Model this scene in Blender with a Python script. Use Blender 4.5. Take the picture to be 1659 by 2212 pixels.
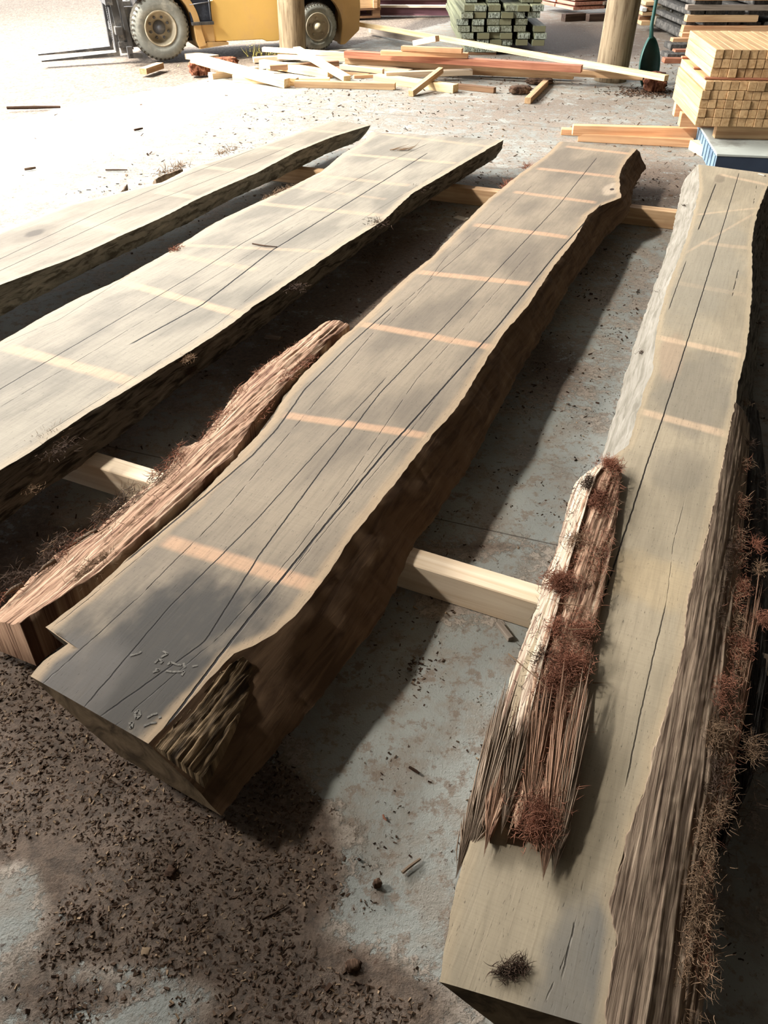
import bpy, bmesh, math, random
import numpy as np
from mathutils import Vector, noise

random.seed(7); rng = np.random.default_rng(7)
for o in list(bpy.data.objects): bpy.data.objects.remove(o)
S = bpy.context.scene; COL = S.collection

# ------------------------------------------------------------------ camera
F, HZ, CH = 1750.0, -230.0, 1.6            # focal length in pixels, horizon row, camera height
P = math.atan((1106 - HZ) / F); CP, SP = math.cos(P), math.sin(P)
cam = bpy.data.cameras.new('camera'); co = bpy.data.objects.new('camera', cam); COL.objects.link(co)
co.location = (0, 0, CH); co.rotation_euler = (math.pi/2 - P, 0, 0)
cam.sensor_fit = 'VERTICAL'; cam.sensor_height = 24; cam.lens = F/2212*24; cam.clip_start = .02; cam.clip_end = 200
S.camera = co

# ------------------------------------------------------------------ light and exposure
S.view_settings.view_transform = 'Standard'; S.view_settings.look = 'None'; S.view_settings.gamma = 1
S.view_settings.use_curve_mapping = False; S.view_settings.exposure = 0.5
W = bpy.data.worlds.new('sky'); S.world = W; W.use_nodes = True
bg = W.node_tree.nodes['Background']; bg.inputs[0].default_value = (.93, .96, 1.0, 1); bg.inputs[1].default_value = 3.3
sun = bpy.data.lights.new('sun', 'SUN'); sun.energy = 8.5; sun.angle = math.radians(.8); sun.color = (1, .95, .86)
so = bpy.data.objects.new('sun', sun); COL.objects.link(so)
SUN = Vector((-.62, -.27, .80)).normalized()                  # towards the sun
so.rotation_euler = SUN.to_track_quat('Z', 'Y').to_euler(); so.location = (-6, 0, 9)
# added area lamp standing in for daylight from the open left side
al = bpy.data.lights.new('side_key_lamp', 'AREA'); al.shape = 'RECTANGLE'; al.size = 2.6; al.size_y = .9
al.energy = 730; al.color = (1, .96, .90)
ao = bpy.data.objects.new('side_key_lamp', al); COL.objects.link(ao)
ao.location = (-10.2, 3.0, 9.0)
aim = Vector((1.8, 5.6, 0)) - Vector(ao.location); ao.rotation_euler = aim.to_track_quat('-Z', 'Y').to_euler()
al.spread = math.radians(80)
# second added area lamp, brightening the far floor and stacks from the left
a2 = bpy.data.lights.new('far_fill_lamp', 'AREA'); a2.shape = 'RECTANGLE'; a2.size = 6; a2.size_y = 1.4; a2.energy = 2200; a2.color = (1, .97, .92)
a2o = bpy.data.objects.new('far_fill_lamp', a2); COL.objects.link(a2o); a2o.location = (-6.5, 12.5, 5.0)
a2o.rotation_euler = (Vector((2.2, 8.0, 0)) - Vector(a2o.location)).to_track_quat('-Z', 'Y').to_euler()

# ------------------------------------------------------------------ helpers
def G(px, py, z=0.0):
    """point of the horizontal plane at height z seen at a pixel"""
    X = (px - 829.5)/F; Y = -(py - 1106)/F
    dy = CP + Y*SP; dz = -SP + Y*CP; t = (z - CH)/dz
    return Vector((X*t, dy*t, z))
def lin(c):
    return tuple(((v/255)/12.92 if v/255 <= .04045 else ((v/255+.055)/1.055)**2.4) for v in c) + (1,)
def tag(o, label=None, cat=None, group=None, kind=None):
    if label: o['label'] = label
    if cat: o['category'] = cat
    if group: o['group'] = group
    if kind: o['kind'] = kind
    return o
def link(name, me, mats=(), parent=None):
    o = bpy.data.objects.new(name, me); COL.objects.link(o)
    for m in mats: me.materials.append(m)
    if parent: o.parent = parent
    return o
def empty(name, loc=(0, 0, 0), rz=0):
    o = bpy.data.objects.new(name, None); COL.objects.link(o); o.location = loc; o.rotation_euler = (0, 0, rz)
    o.empty_display_size = .1
    return o
class MB:
    """collects shapes into one mesh"""
    def __init__(s): s.v = []; s.f = []; s.m = []; s.uv = []
    def add(s, vs, fs, mi=0, uvs=None):
        b = len(s.v); s.v += [tuple(v) for v in vs]
        for k, f in enumerate(fs):
            s.f.append([b+i for i in f]); s.m.append(mi)
            s.uv.append([uvs[i] for i in f] if uvs else None)
    def box(s, x0, x1, y0, y1, z0, z1, mi=0):
        vs = [(x, y, z) for x in (x0, x1) for y in (y0, y1) for z in (z0, z1)]
        s.add(vs, [(0,1,3,2), (4,6,7,5), (0,4,5,1), (2,3,7,6), (0,2,6,4), (1,5,7,3)], mi)
    def prism(s, pts, axis, a, b, mi=0):
        """extrude a 2-D outline along axis ('x','y','z') from a to b"""
        n = len(pts)
        def mk(p, t): return {'x': (t, p[0], p[1]), 'y': (p[0], t, p[1]), 'z': (p[0], p[1], t)}[axis]
        vs = [mk(p, a) for p in pts] + [mk(p, b) for p in pts]
        s.add(vs, [tuple(range(n))[::-1], tuple(range(n, 2*n))] + [(i, (i+1) % n, n+(i+1) % n, n+i) for i in range(n)], mi)
    def tube(s, pts, rad, n=8, mi=0, cap=True):
        rings = []; pts = [Vector(p) for p in pts]
        for i, p in enumerate(pts):
            d = (pts[min(i+1, len(pts)-1)] - pts[max(i-1, 0)]); d = d.normalized() if d.length > 1e-9 else Vector((0, 0, 1))
            a = d.cross(Vector((0, 0, 1))); a = d.cross(Vector((1, 0, 0))) if a.length < .05 else a
            a.normalize(); b = d.cross(a); r = rad[i] if hasattr(rad, '__len__') else rad
            rings.append([p + (a*math.cos(t) + b*math.sin(t))*r for t in [2*math.pi*k/n for k in range(n)]])
        vs = [v for r in rings for v in r]; fs = []
        for i in range(len(pts)-1):
            for k in range(n): fs.append((i*n+k, i*n+(k+1) % n, (i+1)*n+(k+1) % n, (i+1)*n+k))
        if cap: fs += [tuple(range(n))[::-1], tuple(range((len(pts)-1)*n, len(pts)*n))]
        s.add(vs, fs, mi)
    def lathe(s, prof, c, axis, n=40, mi=0, jitter=None):
        """prof: (radius, offset along axis)"""
        axis = Vector(axis).normalized(); a = axis.cross(Vector((0, 0, 1)))
        a = Vector((1, 0, 0)) if a.length < .05 else a.normalized(); b = axis.cross(a); c = Vector(c); vs = []; fs = []
        for i, (r, h) in enumerate(prof):
            for k in range(n):
                t = 2*math.pi*k/n; rr = r*(jitter(i, k) if jitter else 1)
                vs.append(c + axis*h + (a*math.cos(t) + b*math.sin(t))*rr)
        for i in range(len(prof)-1):
            for k in range(n): fs.append((i*n+k, i*n+(k+1) % n, (i+1)*n+(k+1) % n, (i+1)*n+k))
        s.add(vs, fs, mi)
    def build(s, name, mats, parent=None, smooth=False, bevel=0, fixn=True):
        me = bpy.data.meshes.new(name); me.from_pydata(s.v, [], s.f); me.update()
        me.polygons.foreach_set('material_index', s.m)
        if any(u for u in s.uv):
            l = me.uv_layers.new(name='UVMap'); i = 0
            flat = []
            for f, u in zip(s.f, s.uv):
                for k in range(len(f)): flat += list(u[k]) if u else [0, 0]
            l.data.foreach_set('uv', flat)
        if smooth: me.polygons.foreach_set('use_smooth', [True]*len(me.polygons))
        if bevel or fixn:
            bm = bmesh.new(); bm.from_mesh(me)
            if fixn: bmesh.ops.recalc_face_normals(bm, faces=bm.faces)
            if bevel: bmesh.ops.bevel(bm, geom=bm.edges[:], offset=bevel, segments=1, affect='EDGES')
            bm.to_mesh(me); bm.free()
        if not isinstance(mats, (list, tuple)): mats = [mats]
        return link(name, me, mats, parent)

# ------------------------------------------------------------------ materials
class NT:
    def __init__(s, name):
        s.mat = bpy.data.materials.new(name); s.mat.use_nodes = True; s.t = s.mat.node_tree; s.n = s.t.nodes
        s.b = s.n['Principled BSDF']; s.b.inputs['Roughness'].default_value = .8
        s.b.inputs['Specular IOR Level'].default_value = .25
    def L(s, a, b): s.t.links.new(a, b)
    def put(s, sock, v):
        if hasattr(v, 'is_linked') or hasattr(v, 'links'): s.L(v, sock)
        else: sock.default_value = v
    def m(s, op, a, b=None, c=None, clamp=False):
        n = s.n.new('ShaderNodeMath'); n.operation = op; n.use_clamp = clamp
        s.put(n.inputs[0], a)
        if b is not None: s.put(n.inputs[1], b)
        if c is not None: s.put(n.inputs[2], c)
        return n.outputs[0]
    def coord(s, kind='Object'): return s.n.new('ShaderNodeTexCoord').outputs[kind]
    def pos(s): return s.n.new('ShaderNodeNewGeometry').outputs['Position']
    def uv(s, name): n = s.n.new('ShaderNodeUVMap'); n.uv_map = name; return n.outputs[0]
    def attr(s, name): n = s.n.new('ShaderNodeAttribute'); n.attribute_name = name; return n
    def scale(s, v, sc):
        n = s.n.new('ShaderNodeMapping'); s.L(v, n.inputs[0]); n.inputs['Scale'].default_value = sc; return n.outputs[0]
    def noise(s, v, sc=1, det=4, rough=.55, dist=0):
        n = s.n.new('ShaderNodeTexNoise'); s.L(v, n.inputs['Vector']); n.inputs['Scale'].default_value = sc
        n.inputs['Detail'].default_value = det; n.inputs['Roughness'].default_value = rough; n.inputs['Distortion'].default_value = dist
        return n.outputs[0]
    def ramp(s, v, lo, hi, clamp=True, a=0, b=1):
        n = s.n.new('ShaderNodeMapRange'); s.put(n.inputs[0], v); n.inputs[1].default_value = lo; n.inputs[2].default_value = hi
        n.inputs[3].default_value = a; n.inputs[4].default_value = b; n.interpolation_type = 'SMOOTHSTEP' if clamp else 'LINEAR'
        return n.outputs[0]
    def mix(s, f, a, b, mode='MIX'):
        n = s.n.new('ShaderNodeMix'); n.data_type = 'RGBA'; n.blend_type = mode
        s.put(n.inputs[0], f); s.put(n.inputs[6], a); s.put(n.inputs[7], b); return n.outputs[2]
    def sep(s, v): n = s.n.new('ShaderNodeSeparateXYZ'); s.L(v, n.inputs[0]); return n.outputs
    def bump(s, h, strength=.5, dist=.002):
        n = s.n.new('ShaderNodeBump'); s.L(h, n.inputs['Height']); n.inputs['Strength'].default_value = strength
        n.inputs['Distance'].default_value = dist; s.L(n.outputs[0], s.b.inputs['Normal'])
    def color(s, c): s.put(s.b.inputs['Base Color'], c)

def plain(name, rgb, rough=.7, metal=0, var=.12, sc=6, bump=.2, dirt=None, spec=.3):
    t = NT(name); v = t.coord(); n = t.noise(v, sc, 5)
    c = lin(rgb); d = tuple(x*(1-var*2) for x in c[:3]) + (1,)
    col = t.mix(t.ramp(n, .35, .7), d, c)
    if dirt: col = t.mix(t.ramp(t.noise(v, sc*.5, 6, .7), .5, .68), col, lin(dirt))
    t.color(col); t.b.inputs['Roughness'].default_value = rough; t.b.inputs['Metallic'].default_value = metal
    t.b.inputs['Specular IOR Level'].default_value = spec
    if bump: t.bump(t.noise(v, sc*8, 4), bump, .003)
    return t.mat

def timber(name, a, b, end=None, var=.18, sc=1.0, streak=.5):
    """sawn softwood, grain along local X, tone varies from piece to piece"""
    t = NT(name); v = t.coord(); oi = t.n.new('ShaderNodeObjectInfo').outputs['Random']
    off = t.n.new('ShaderNodeCombineXYZ'); t.L(t.m('MULTIPLY', oi, 37.0), off.inputs[1]); t.L(t.m('MULTIPLY', oi, 11.0), off.inputs[0])
    va = t.n.new('ShaderNodeVectorMath'); va.operation = 'ADD'; t.L(v, va.inputs[0]); t.L(off.outputs[0], va.inputs[1]); vv = va.outputs[0]
    g = t.noise(t.scale(vv, (1.5*sc, 38*sc, 38*sc)), 1, 4, .6, .6)
    bl = t.noise(vv, 3*sc, 3)
    col = t.mix(t.ramp(g, .35, .68), lin(a), lin(b))
    col = t.mix(t.m('MULTIPLY', t.ramp(bl, .5, .75), streak), col, tuple(x*.72 for x in lin(b)[:3]) + (1,))
    hv = t.n.new('ShaderNodeHueSaturation'); t.L(col, hv.inputs['Color'])
    t.L(t.m('ADD', t.m('MULTIPLY', oi, var*2), 1-var), hv.inputs['Value'])
    t.color(hv.outputs[0]); t.b.inputs['Roughness'].default_value = .75
    t.bump(g, .35, .002)
    return t.mat

# ------------------------------------------------------------------ slabs
def poly_w(pts, z): return [G(x, y, z) for x, y in pts]
class Axis:
    def __init__(s, p0, p1):
        s.o = Vector((p0[0], p0[1])); d = Vector((p1[0]-p0[0], p1[1]-p0[1])).normalized(); s.d = d; s.n = Vector((d.y, -d.x))
    def uv(s, p): q = Vector((p[0], p[1])) - s.o; return (q.dot(s.d), q.dot(s.n))
    def w(s, u, v, z): q = s.o + s.d*u + s.n*v; return (q.x, q.y, z)
def curve_of(ax, pts, z):
    a = sorted([ax.uv(G(x, y, z)) for x, y in pts]); return np.array([p[0] for p in a]), np.array([p[1] for p in a])

def slab_top_mat(name, ax, u0, u1, z1, light, dark, cracks, stripes, stripe_rgb, band_rgb, band=.03, patches=(), crackw=.0022, near=None):
    t = NT(name); uvs = t.uv('UVMap'); s = t.sep(uvs); u, v = s[0], s[1]
    ed = t.sep(t.uv('edge')); eL, eR = ed[0], ed[1]
    blotch = t.noise(t.scale(uvs, (1.6, 4, 1)), 1, 4, .55)
    grain = t.noise(t.scale(uvs, (5, 95, 1)), 1, 5, .62, .8)
    saw = t.noise(t.scale(uvs, (240, 9, 1)), 1, 3, .6, 1.2)
    fine = t.noise(t.scale(uvs, (38, 260, 1)), 1, 3, .7)
    col = t.mix(t.ramp(blotch, .36, .64), lin(dark), lin(light))
    if near: col = t.mix(t.ramp(t.m('ADD', u, t.m('MULTIPLY', blotch, .5)), near[0], near[1], a=1, b=0), col, lin(near[2]))
    wob = t.m('MULTIPLY', t.m('SUBTRACT', t.noise(t.scale(uvs, (9, 14, 1)), 1, 3), .5), 1.0)
    wlow = t.m('SUBTRACT', t.noise(t.scale(uvs, (5, 9, 1)), 1, 4), .5)
    for (cx, cy, ru, rv, rgb, st) in patches:
        pu, pv = ax.uv(G(cx, cy, z1))
        d = t.m('ADD', t.m('POWER', t.m('ABSOLUTE', t.m('DIVIDE', t.m('SUBTRACT', u, pu), ru)), 2.0),
                t.m('POWER', t.m('ABSOLUTE', t.m('DIVIDE', t.m('SUBTRACT', v, pv), rv)), 2.0))
        d = t.m('ADD', d, t.m('MULTIPLY', wlow, 2.4))
        col = t.mix(t.m('MULTIPLY', t.ramp(d, .3, 1.4, a=1, b=0), st), col, lin(rgb))
    for sp in stripes:
        x0, y0, x1, y1, wd, st = sp
        a, b = ax.uv(G(x0, y0, z1)), ax.uv(G(x1, y1, z1)); k = (b[0]-a[0])/(b[1]-a[1])
        d = t.m('ABSOLUTE', t.m('SUBTRACT', t.m('SUBTRACT', u, a[0]), t.m('MULTIPLY', t.m('SUBTRACT', v, a[1]), k)))
        d = t.m('ADD', d, t.m('MULTIPLY', wob, .012))
        mk = t.ramp(d, wd*.26, wd*.72, a=st*.85, b=0)
        mk = t.m('MULTIPLY', mk, t.ramp(v, min(a[1], b[1])-.03, min(a[1], b[1])+.01))
        mk = t.m('MULTIPLY', mk, t.ramp(v, max(a[1], b[1])-.01, max(a[1], b[1])+.03, a=1, b=0))
        mk = t.m('MULTIPLY', mk, t.ramp(grain, .2, .5, a=.75, b=1))
        col = t.mix(mk, col, lin(stripe_rgb))
    emin = t.m('MINIMUM', eL, eR)
    bm_ = t.ramp(t.m('ADD', emin, t.m('MULTIPLY', wob, band*.9)), band*.4, band*1.35, a=.72, b=0)
    col = t.mix(bm_, col, lin(band_rgb))
    col = t.mix(t.ramp(grain, .3, .62, a=.22, b=0), col, tuple(x*.45 for x in lin(dark)[:3]) + (1,))
    col = t.mix(t.ramp(saw, .36, .55, a=.09, b=0), col, tuple(x*.4 for x in lin(dark)[:3]) + (1,))
    pits = t.ramp(fine, .32, .375, a=.6, b=0)
    col = t.mix(pits, col, tuple(x*.22 for x in lin(dark)[:3]) + (1,))
    ck = None; wc = t.m('MULTIPLY', t.m('SUBTRACT', t.noise(t.scale(uvs, (22, 1, 1)), 1, 4, .65), .5), .006)
    dash = t.noise(t.scale(uvs, (14, 60, 1)), 1, 2)
    Lr = u1 - u0
    for cr in cracks:
        pts, wd, st = cr
        q = sorted(ax.uv(G(x, y, z1)) for x, y in pts)
        fc = t.n.new('ShaderNodeFloatCurve'); c = fc.mapping.curves[0]
        fc.mapping.use_clip = False
        vv = [(min(max((a-u0)/Lr, 0), 1), (b+.6)/1.6) for a, b in q]
        vv[0] = vv[0]; c.points[0].location = vv[0]; c.points[1].location = vv[-1]
        for p_ in vv[1:-1]: c.points.new(*p_)
        for p_ in c.points: p_.handle_type = 'VECTOR'
        fc.mapping.update()
        t.L(t.m('DIVIDE', t.m('SUBTRACT', u, u0), Lr), fc.inputs['Value'])
        cv = t.m('SUBTRACT', t.m('MULTIPLY', fc.outputs[0], 1.6), .6)
        d = t.m('ABSOLUTE', t.m('ADD', t.m('SUBTRACT', v, cv), wc))
        mk = t.ramp(d, wd*.45, wd*1.1, a=st, b=0)
        mk = t.m('MULTIPLY', mk, t.ramp(u, q[0][0]-.01, q[0][0]+.03))
        mk = t.m('MULTIPLY', mk, t.ramp(u, q[-1][0]-.05, q[-1][0]+.01, a=1, b=0))
        if st < .8: mk = t.m('MULTIPLY', mk, t.ramp(dash, .38, .48))
        ck = mk if ck is None else t.m('MAXIMUM', ck, mk)
    h = t.m('ADD', t.m('MULTIPLY', grain, .4), t.m('MULTIPLY', saw, .15))
    h = t.m('SUBTRACT', h, t.m('MULTIPLY', pits, .8))
    if ck is not None:
        col = t.mix(ck, col, lin((26, 20, 16))); h = t.m('SUBTRACT', h, t.m('MULTIPLY', ck, 2.5))
    t.color(col); t.b.inputs['Roughness'].default_value = .78; t.b.inputs['Specular IOR Level'].default_value = .18
    t.bump(h, .6, .0022)
    return t.mat

def rough_mat(name, a, b, c, su=5, sv=60, bump=.9, dist=.006, coords='UVMap'):
    """streaky debarked wood / bark: colours a (dark) b (mid) c (light), streaks along u"""
    t = NT(name); uvs = t.uv(coords) if coords == 'UVMap' else t.coord()
    g = t.noise(t.scale(uvs, (su, sv, sv)), 1, 5, .62, .7); bl = t.noise(t.scale(uvs, (3, 9, 9)), 1, 4, .6)
    col = t.mix(t.ramp(g, .34, .56), lin(a), lin(b)); col = t.mix(t.m('MULTIPLY', t.ramp(g, .5, .68), t.ramp(bl, .38, .6)), col, lin(c))
    t.color(col); t.b.inputs['Roughness'].default_value = .9; t.b.inputs['Specular IOR Level'].default_value = .1
    t.bump(g, bump, dist); return t.mat

M = {}
M['wane'] = rough_mat('weathered_wane', (84, 74, 62), (120, 106, 88), (146, 130, 108), 7, 40, .6, .006)
M['wane_brown'] = rough_mat('brown_wane', (78, 60, 45), (98, 77, 58), (114, 92, 70), 4, 22, .35, .004)
M['wane_bounce'] = rough_mat('bounce_lit_grey_wane', (78, 74, 66), (132, 128, 116), (154, 148, 134), 8, 36, .8, .006)  # grey lightened to stand for bounce light on the leftmost slab's right side
M['wane_pale'] = rough_mat('pale_sapwood_wane', (106, 100, 89), (126, 120, 109), (140, 134, 123), 5, 26, .4, .005)
M['wane_grey'] = rough_mat('grey_wane', (46, 42, 36), (96, 90, 80), (122, 114, 100), 8, 44, .9, .007)
M['endgrain'] = rough_mat('sawn_end', (70, 58, 44), (106, 90, 70), (126, 108, 86), 16, 16, .4, .003, coords='obj')
M['bark_red'] = rough_mat('fibrous_red_bark', (96, 66, 52), (162, 130, 106), (202, 182, 156), 5, 130, .9, .005)
M['bark_white'] = rough_mat('bleached_bark', (104, 80, 66), (168, 152, 132), (190, 180, 162), 6, 110, .9, .005)
M['bark_brown'] = rough_mat('brown_bark', (86, 70, 58), (140, 121, 102), (168, 149, 127), 5, 140, .8, .004)
M['bark_dark'] = rough_mat('dark_grey_bark', (30, 27, 25), (66, 62, 58), (104, 104, 98), 5, 60, 1.0, .008)
M['fibre_red'] = plain('red_bark_fibre', (156, 106, 84), .9, var=.2, bump=0, spec=.1)
M['fibre_tan'] = plain('tan_bark_fibre', (142, 116, 92), .9, var=.15, bump=0, spec=.1)
M['fibre_dark'] = plain('dark_bark_fibre', (88, 70, 58), .9, var=.2, bump=0, spec=.1)

def slab(name, label, ax, TL, TR, BL, BR, z0, z1, near, far, nstat, ntop, mats, side_noise=.006, bulgeR=.012, bulgeL=.01, botL_inset=0, cat='slab'):
    """TL/TR/BL/BR: (u array, v array); near/far: cut lines ((u,v),(u,v))"""
    def cut(line, v):
        (a, b), (c, d) = line
        return a + (c-a)*(v-b)/(d-b)
    NS = 6; cols = []      # (kind, fraction)
    for k in range(NS): cols.append(('L', k/NS))
    for k in range(ntop+1): cols.append(('T', k/ntop))
    for k in range(1, NS+1): cols.append(('R', k/NS))
    nc = len(cols); V = []; UV = []; ED = []
    for i in range(nstat+1):
        t = i/nstat
        for (kd, f) in cols:
            v = 0.0
            for it in range(3):
                uu = cut(near, v)*(1-t) + cut(far, v)*t
                tl, tr = np.interp(uu, *TL), np.interp(uu, *TR); bl, br = np.interp(uu, *BL), np.interp(uu, *BR)
                if kd == 'T': v = tl + (tr-tl)*f
                elif kd == 'L': v = bl + (tl-bl)*f
                else: v = tr + (br-tr)*f
            ja = noise.noise((uu*28, 1.7, 0))*.0035 + noise.noise((uu*9, 4.7, 0))*.004
            if kd == 'T':
                w_ = abs(2*f-1)**8
                v += ja*w_*(1 if f > .5 else -1)
                z = z1 + noise.noise((uu*3, v*6, 0))*.0012 - w_*.001; ed = (v-tl, tr-v)
            else:
                h = f if kd == 'L' else 1-f      # 1 at top
                z = z0 + (z1-z0)*h; bump_ = math.sin(math.pi*h)
                nn = (noise.noise((uu*7, h*3, 9)) + .6*noise.noise((uu*22, h*7, 3)) + .35*noise.noise((uu*60, h*12, 5)))*side_noise
                sgn = 1 if kd == 'R' else -1
                v += sgn*(bump_*(bulgeR if kd == 'R' else bulgeL) + nn*(1 if h < .99 else 0) + ja*h)
                z += nn*.6*(1 if 0 < h < 1 else 0)
                ed = (0, 0)
            V.append(ax.w(uu, v, z)); UV.append((uu, v + (0 if kd == 'T' else (1-h)*.15*(1 if kd == 'R' else -1)))); ED.append(ed)
    faces = []; mi = []
    for i in range(nstat):
        for j in range(nc-1):
            faces.append((i*nc+j, i*nc+j+1, (i+1)*nc+j+1, (i+1)*nc+j))
            k = cols[j][0] if cols[j][0] != 'T' or cols[j+1][0] == 'T' else 'R'
            mi.append(0 if (k == 'T') else (1 if k == 'L' else 2))
        faces.append((i*nc+nc-1, i*nc, (i+1)*nc, (i+1)*nc+nc-1)); mi.append(3)
    faces.append(tuple(range(nc))); mi.append(3)
    faces.append(tuple(range(nstat*nc, nstat*nc+nc))[::-1]); mi.append(3)
    me = bpy.data.meshes.new(name); me.from_pydata(V, [], faces); me.update()
    me.polygons.foreach_set('material_index', mi)
    l1 = me.uv_layers.new(name='UVMap'); l2 = me.uv_layers.new(name='edge')
    idx = np.zeros(len(me.loops), dtype=np.int32); me.loops.foreach_get('vertex_index', idx)
    l1.data.foreach_set('uv', np.array(UV, dtype=np.float32)[idx].ravel()); l2.data.foreach_set('uv', np.array(ED, dtype=np.float32)[idx].ravel())
    me.polygons.foreach_set('use_smooth', [m_ != 3 for m_ in mi])
    bm = bmesh.new(); bm.from_mesh(me)
    for e in bm.edges:
        if len(e.link_faces) == 2 and e.link_faces[0].material_index != e.link_faces[1].material_index: e.smooth = False
    bmesh.ops.recalc_face_normals(bm, faces=bm.faces)
    bm.to_mesh(me); bm.free()
    root = empty(name, ax.w(np.mean(TL[0]), np.mean(TL[1]), 0)); tag(root, label, cat, kind='thing')
    b = link('slab_board', me, mats, root); b.matrix_parent_inverse.identity(); b.location = -root.location
    return root, b
def child(o, root):
    """keep a mesh written in world coordinates where it is, under its thing"""
    o.parent = root; o.location = -Vector(root.location); return o

def ribbon(name, ax, left, right, zL, zR, mat, root, nu=160, nv=16, ridge=.010, bow=.012, thick=.03, fray=0.0, seed=0, umin=None, umax=None, freq=45, base=None, grow=None):
    """ridged strip of bark between two edge curves, closed underneath. left/right: (u,v) arrays, zL/zR heights (number or (u,z) arrays)"""
    u0 = max(left[0][0], right[0][0]) if umin is None else umin; u1 = min(left[0][-1], right[0][-1]) if umax is None else umax
    g = lambda c, u: np.interp(u, *c) if isinstance(c, tuple) else c
    nu = int(nu*1.6); nv = int(nv*2.2); V = []; UV = []; nc = nv+1
    for i in range(nu+1):
        for j in range(nc):
            s = j/nv; t = i/nu
            fr = fray*(noise.noise((s*14, seed, .3))*1.0 + .5*noise.noise((s*37, seed, 2.3)))
            u = (u0 + max(fr, -fray)*(1-t)) + (u1-u0-max(fr, -fray)*(1-t))*t
            a, b = np.interp(u, *left), np.interp(u, *right)
            a += noise.noise((u*20, seed, 0))*.006 + noise.noise((u*70, seed, 0))*.003
            v = a + (b-a)*s
            z = g(zL, u)*(1-s) + g(zR, u)*s + bow*math.sin(math.pi*s)
            r = .8*noise.noise((u*3, v*freq, seed)) + .6*noise.noise((u*7, v*freq*2.6, seed+5)) + .35*noise.noise((u*40, v*60, seed+9)) + .45*noise.noise((u*9, v*14, seed+2))
            z += ridge*r*(1 if 0 < j < nv else .4)*(1 if grow is None else grow + (1-grow)*s*s*1.6)
            V.append(ax.w(u, v, z)); UV.append((u, v))
    n0 = len(V)
    for i in range(nu+1):
        for j in (0, nv):
            x, y, z = V[i*nc+j]; V.append((x, y, (z-thick) if base is None else min(g(base, u0+(u1-u0)*i/nu), z-.004))); UV.append(UV[i*nc+j])
    fs = []
    for i in range(nu):
        for j in range(nv): fs.append((i*nc+j, i*nc+j+1, (i+1)*nc+j+1, (i+1)*nc+j))
        a, b = n0+2*i, n0+2*i+2
        fs.append((i*nc, (i+1)*nc, b, a)); fs.append((i*nc+nv, a+1, b+1, (i+1)*nc+nv)); fs.append((a, b, b+1, a+1))
    for i in (0, nu):
        b0 = len(V); za, zb = V[n0+2*i][2], V[n0+2*i+1][2]
        for j in range(nc):
            x, y, z = V[i*nc+j]; V.append((x, y, min(za + (zb-za)*j/nv, z-.003))); UV.append((UV[i*nc+j][0]+.05, UV[i*nc+j][1]))
        for j in range(nv): fs.append((i*nc+j, b0+j, b0+j+1, i*nc+j+1))
    me = bpy.data.meshes.new(name); me.from_pydata(V, [], fs); me.update()
    l1 = me.uv_layers.new(name='UVMap'); idx = np.zeros(len(me.loops), dtype=np.int32); me.loops.foreach_get('vertex_index', idx)
    l1.data.foreach_set('uv', np.array(UV, dtype=np.float32)[idx].ravel())
    bm = bmesh.new(); bm.from_mesh(me); bmesh.ops.recalc_face_normals(bm, faces=bm.faces); bm.to_mesh(me); bm.free()
    me.polygons.foreach_set('use_smooth', [True]*len(me.polygons))
    return child(link(name, me, [mat]), root)

def strand(mb, p, d, L, r, curl=.5, mi=0):
    """one tapering fibre"""
    p = Vector(p); d = Vector(d).normalized(); pts = [p.copy()]; k = 4
    b = Vector((random.gauss(0, 1), random.gauss(0, 1), random.gauss(0, .5)))*curl
    for i in range(k):
        d = (d + b*.25).normalized(); p = p + d*L/k; pts.append(p.copy())
    mb.tube(pts, [r, r*.9, r*.7, r*.5, r*.15], 3, mi, cap=False)
def tuft(name, root, c, n, rad, L, r, mat, up=.5, along=None, al=0, curl=.8, flat=.4):
    mb = MB(); c = Vector(c)
    n = int(n*2.4); L = L*.55; r = r*.85; rad *= 1.25
    for _ in range(n):
        a = random.random()*6.283; rr = rad*min(1.6, abs(random.gauss(0, .75)))
        p = c + Vector((math.cos(a)*rr, math.sin(a)*rr, random.random()*rad*flat))
        if along: p += Vector((along[0], along[1], 0))*random.uniform(-al, al)
        d = Vector((random.gauss(0, 1), random.gauss(0, 1), up*abs(random.gauss(0, 1))))
        if along: d += Vector((along[0], along[1], 0))*random.choice((-1, 1))*1.2
        d.z = min(d.z, .9)
        strand(mb, p, d, L*random.uniform(.5, 1.3), r*random.uniform(.6, 1.3), curl)
    o = child(mb.build(name, mat, smooth=True, fixn=False), root); o['kind'] = 'stuff'; return o

def loose(root, ax, lo, hi, z, n, L, r, mt, u_a, u_b, up=.35, across=.6):
    mb = MB()
    for _ in range(n):
        u = random.uniform(u_a, u_b); a, b = np.interp(u, *lo), np.interp(u, *hi); v = a + (b-a)*random.random()
        if noise.noise((u*12, v*25, 5)) < -.12: continue
        d = Vector((ax.d.x, ax.d.y, 0))*random.choice((-1, 1)) + Vector((random.gauss(0, across), random.gauss(0, across), abs(random.gauss(0, up))))
        strand(mb, ax.w(u, v, z + random.uniform(-.002, .006)), d, L*random.uniform(.4, 1.3), r*random.uniform(.6, 1.3), .7)
    o = child(mb.build('loose_fibres', M[mt], smooth=True, fixn=False), root); o['kind'] = 'stuff'; return o
ZB, ZT = .10, .22
def C(ax, pts, z=ZT): return curve_of(ax, pts, z)
def shift(c, dv): return (c[0], c[1] + dv)
def edge_pts(ax, a, b, z=ZT): return (ax.uv(G(*a, z)), ax.uv(G(*b, z)))

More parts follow.
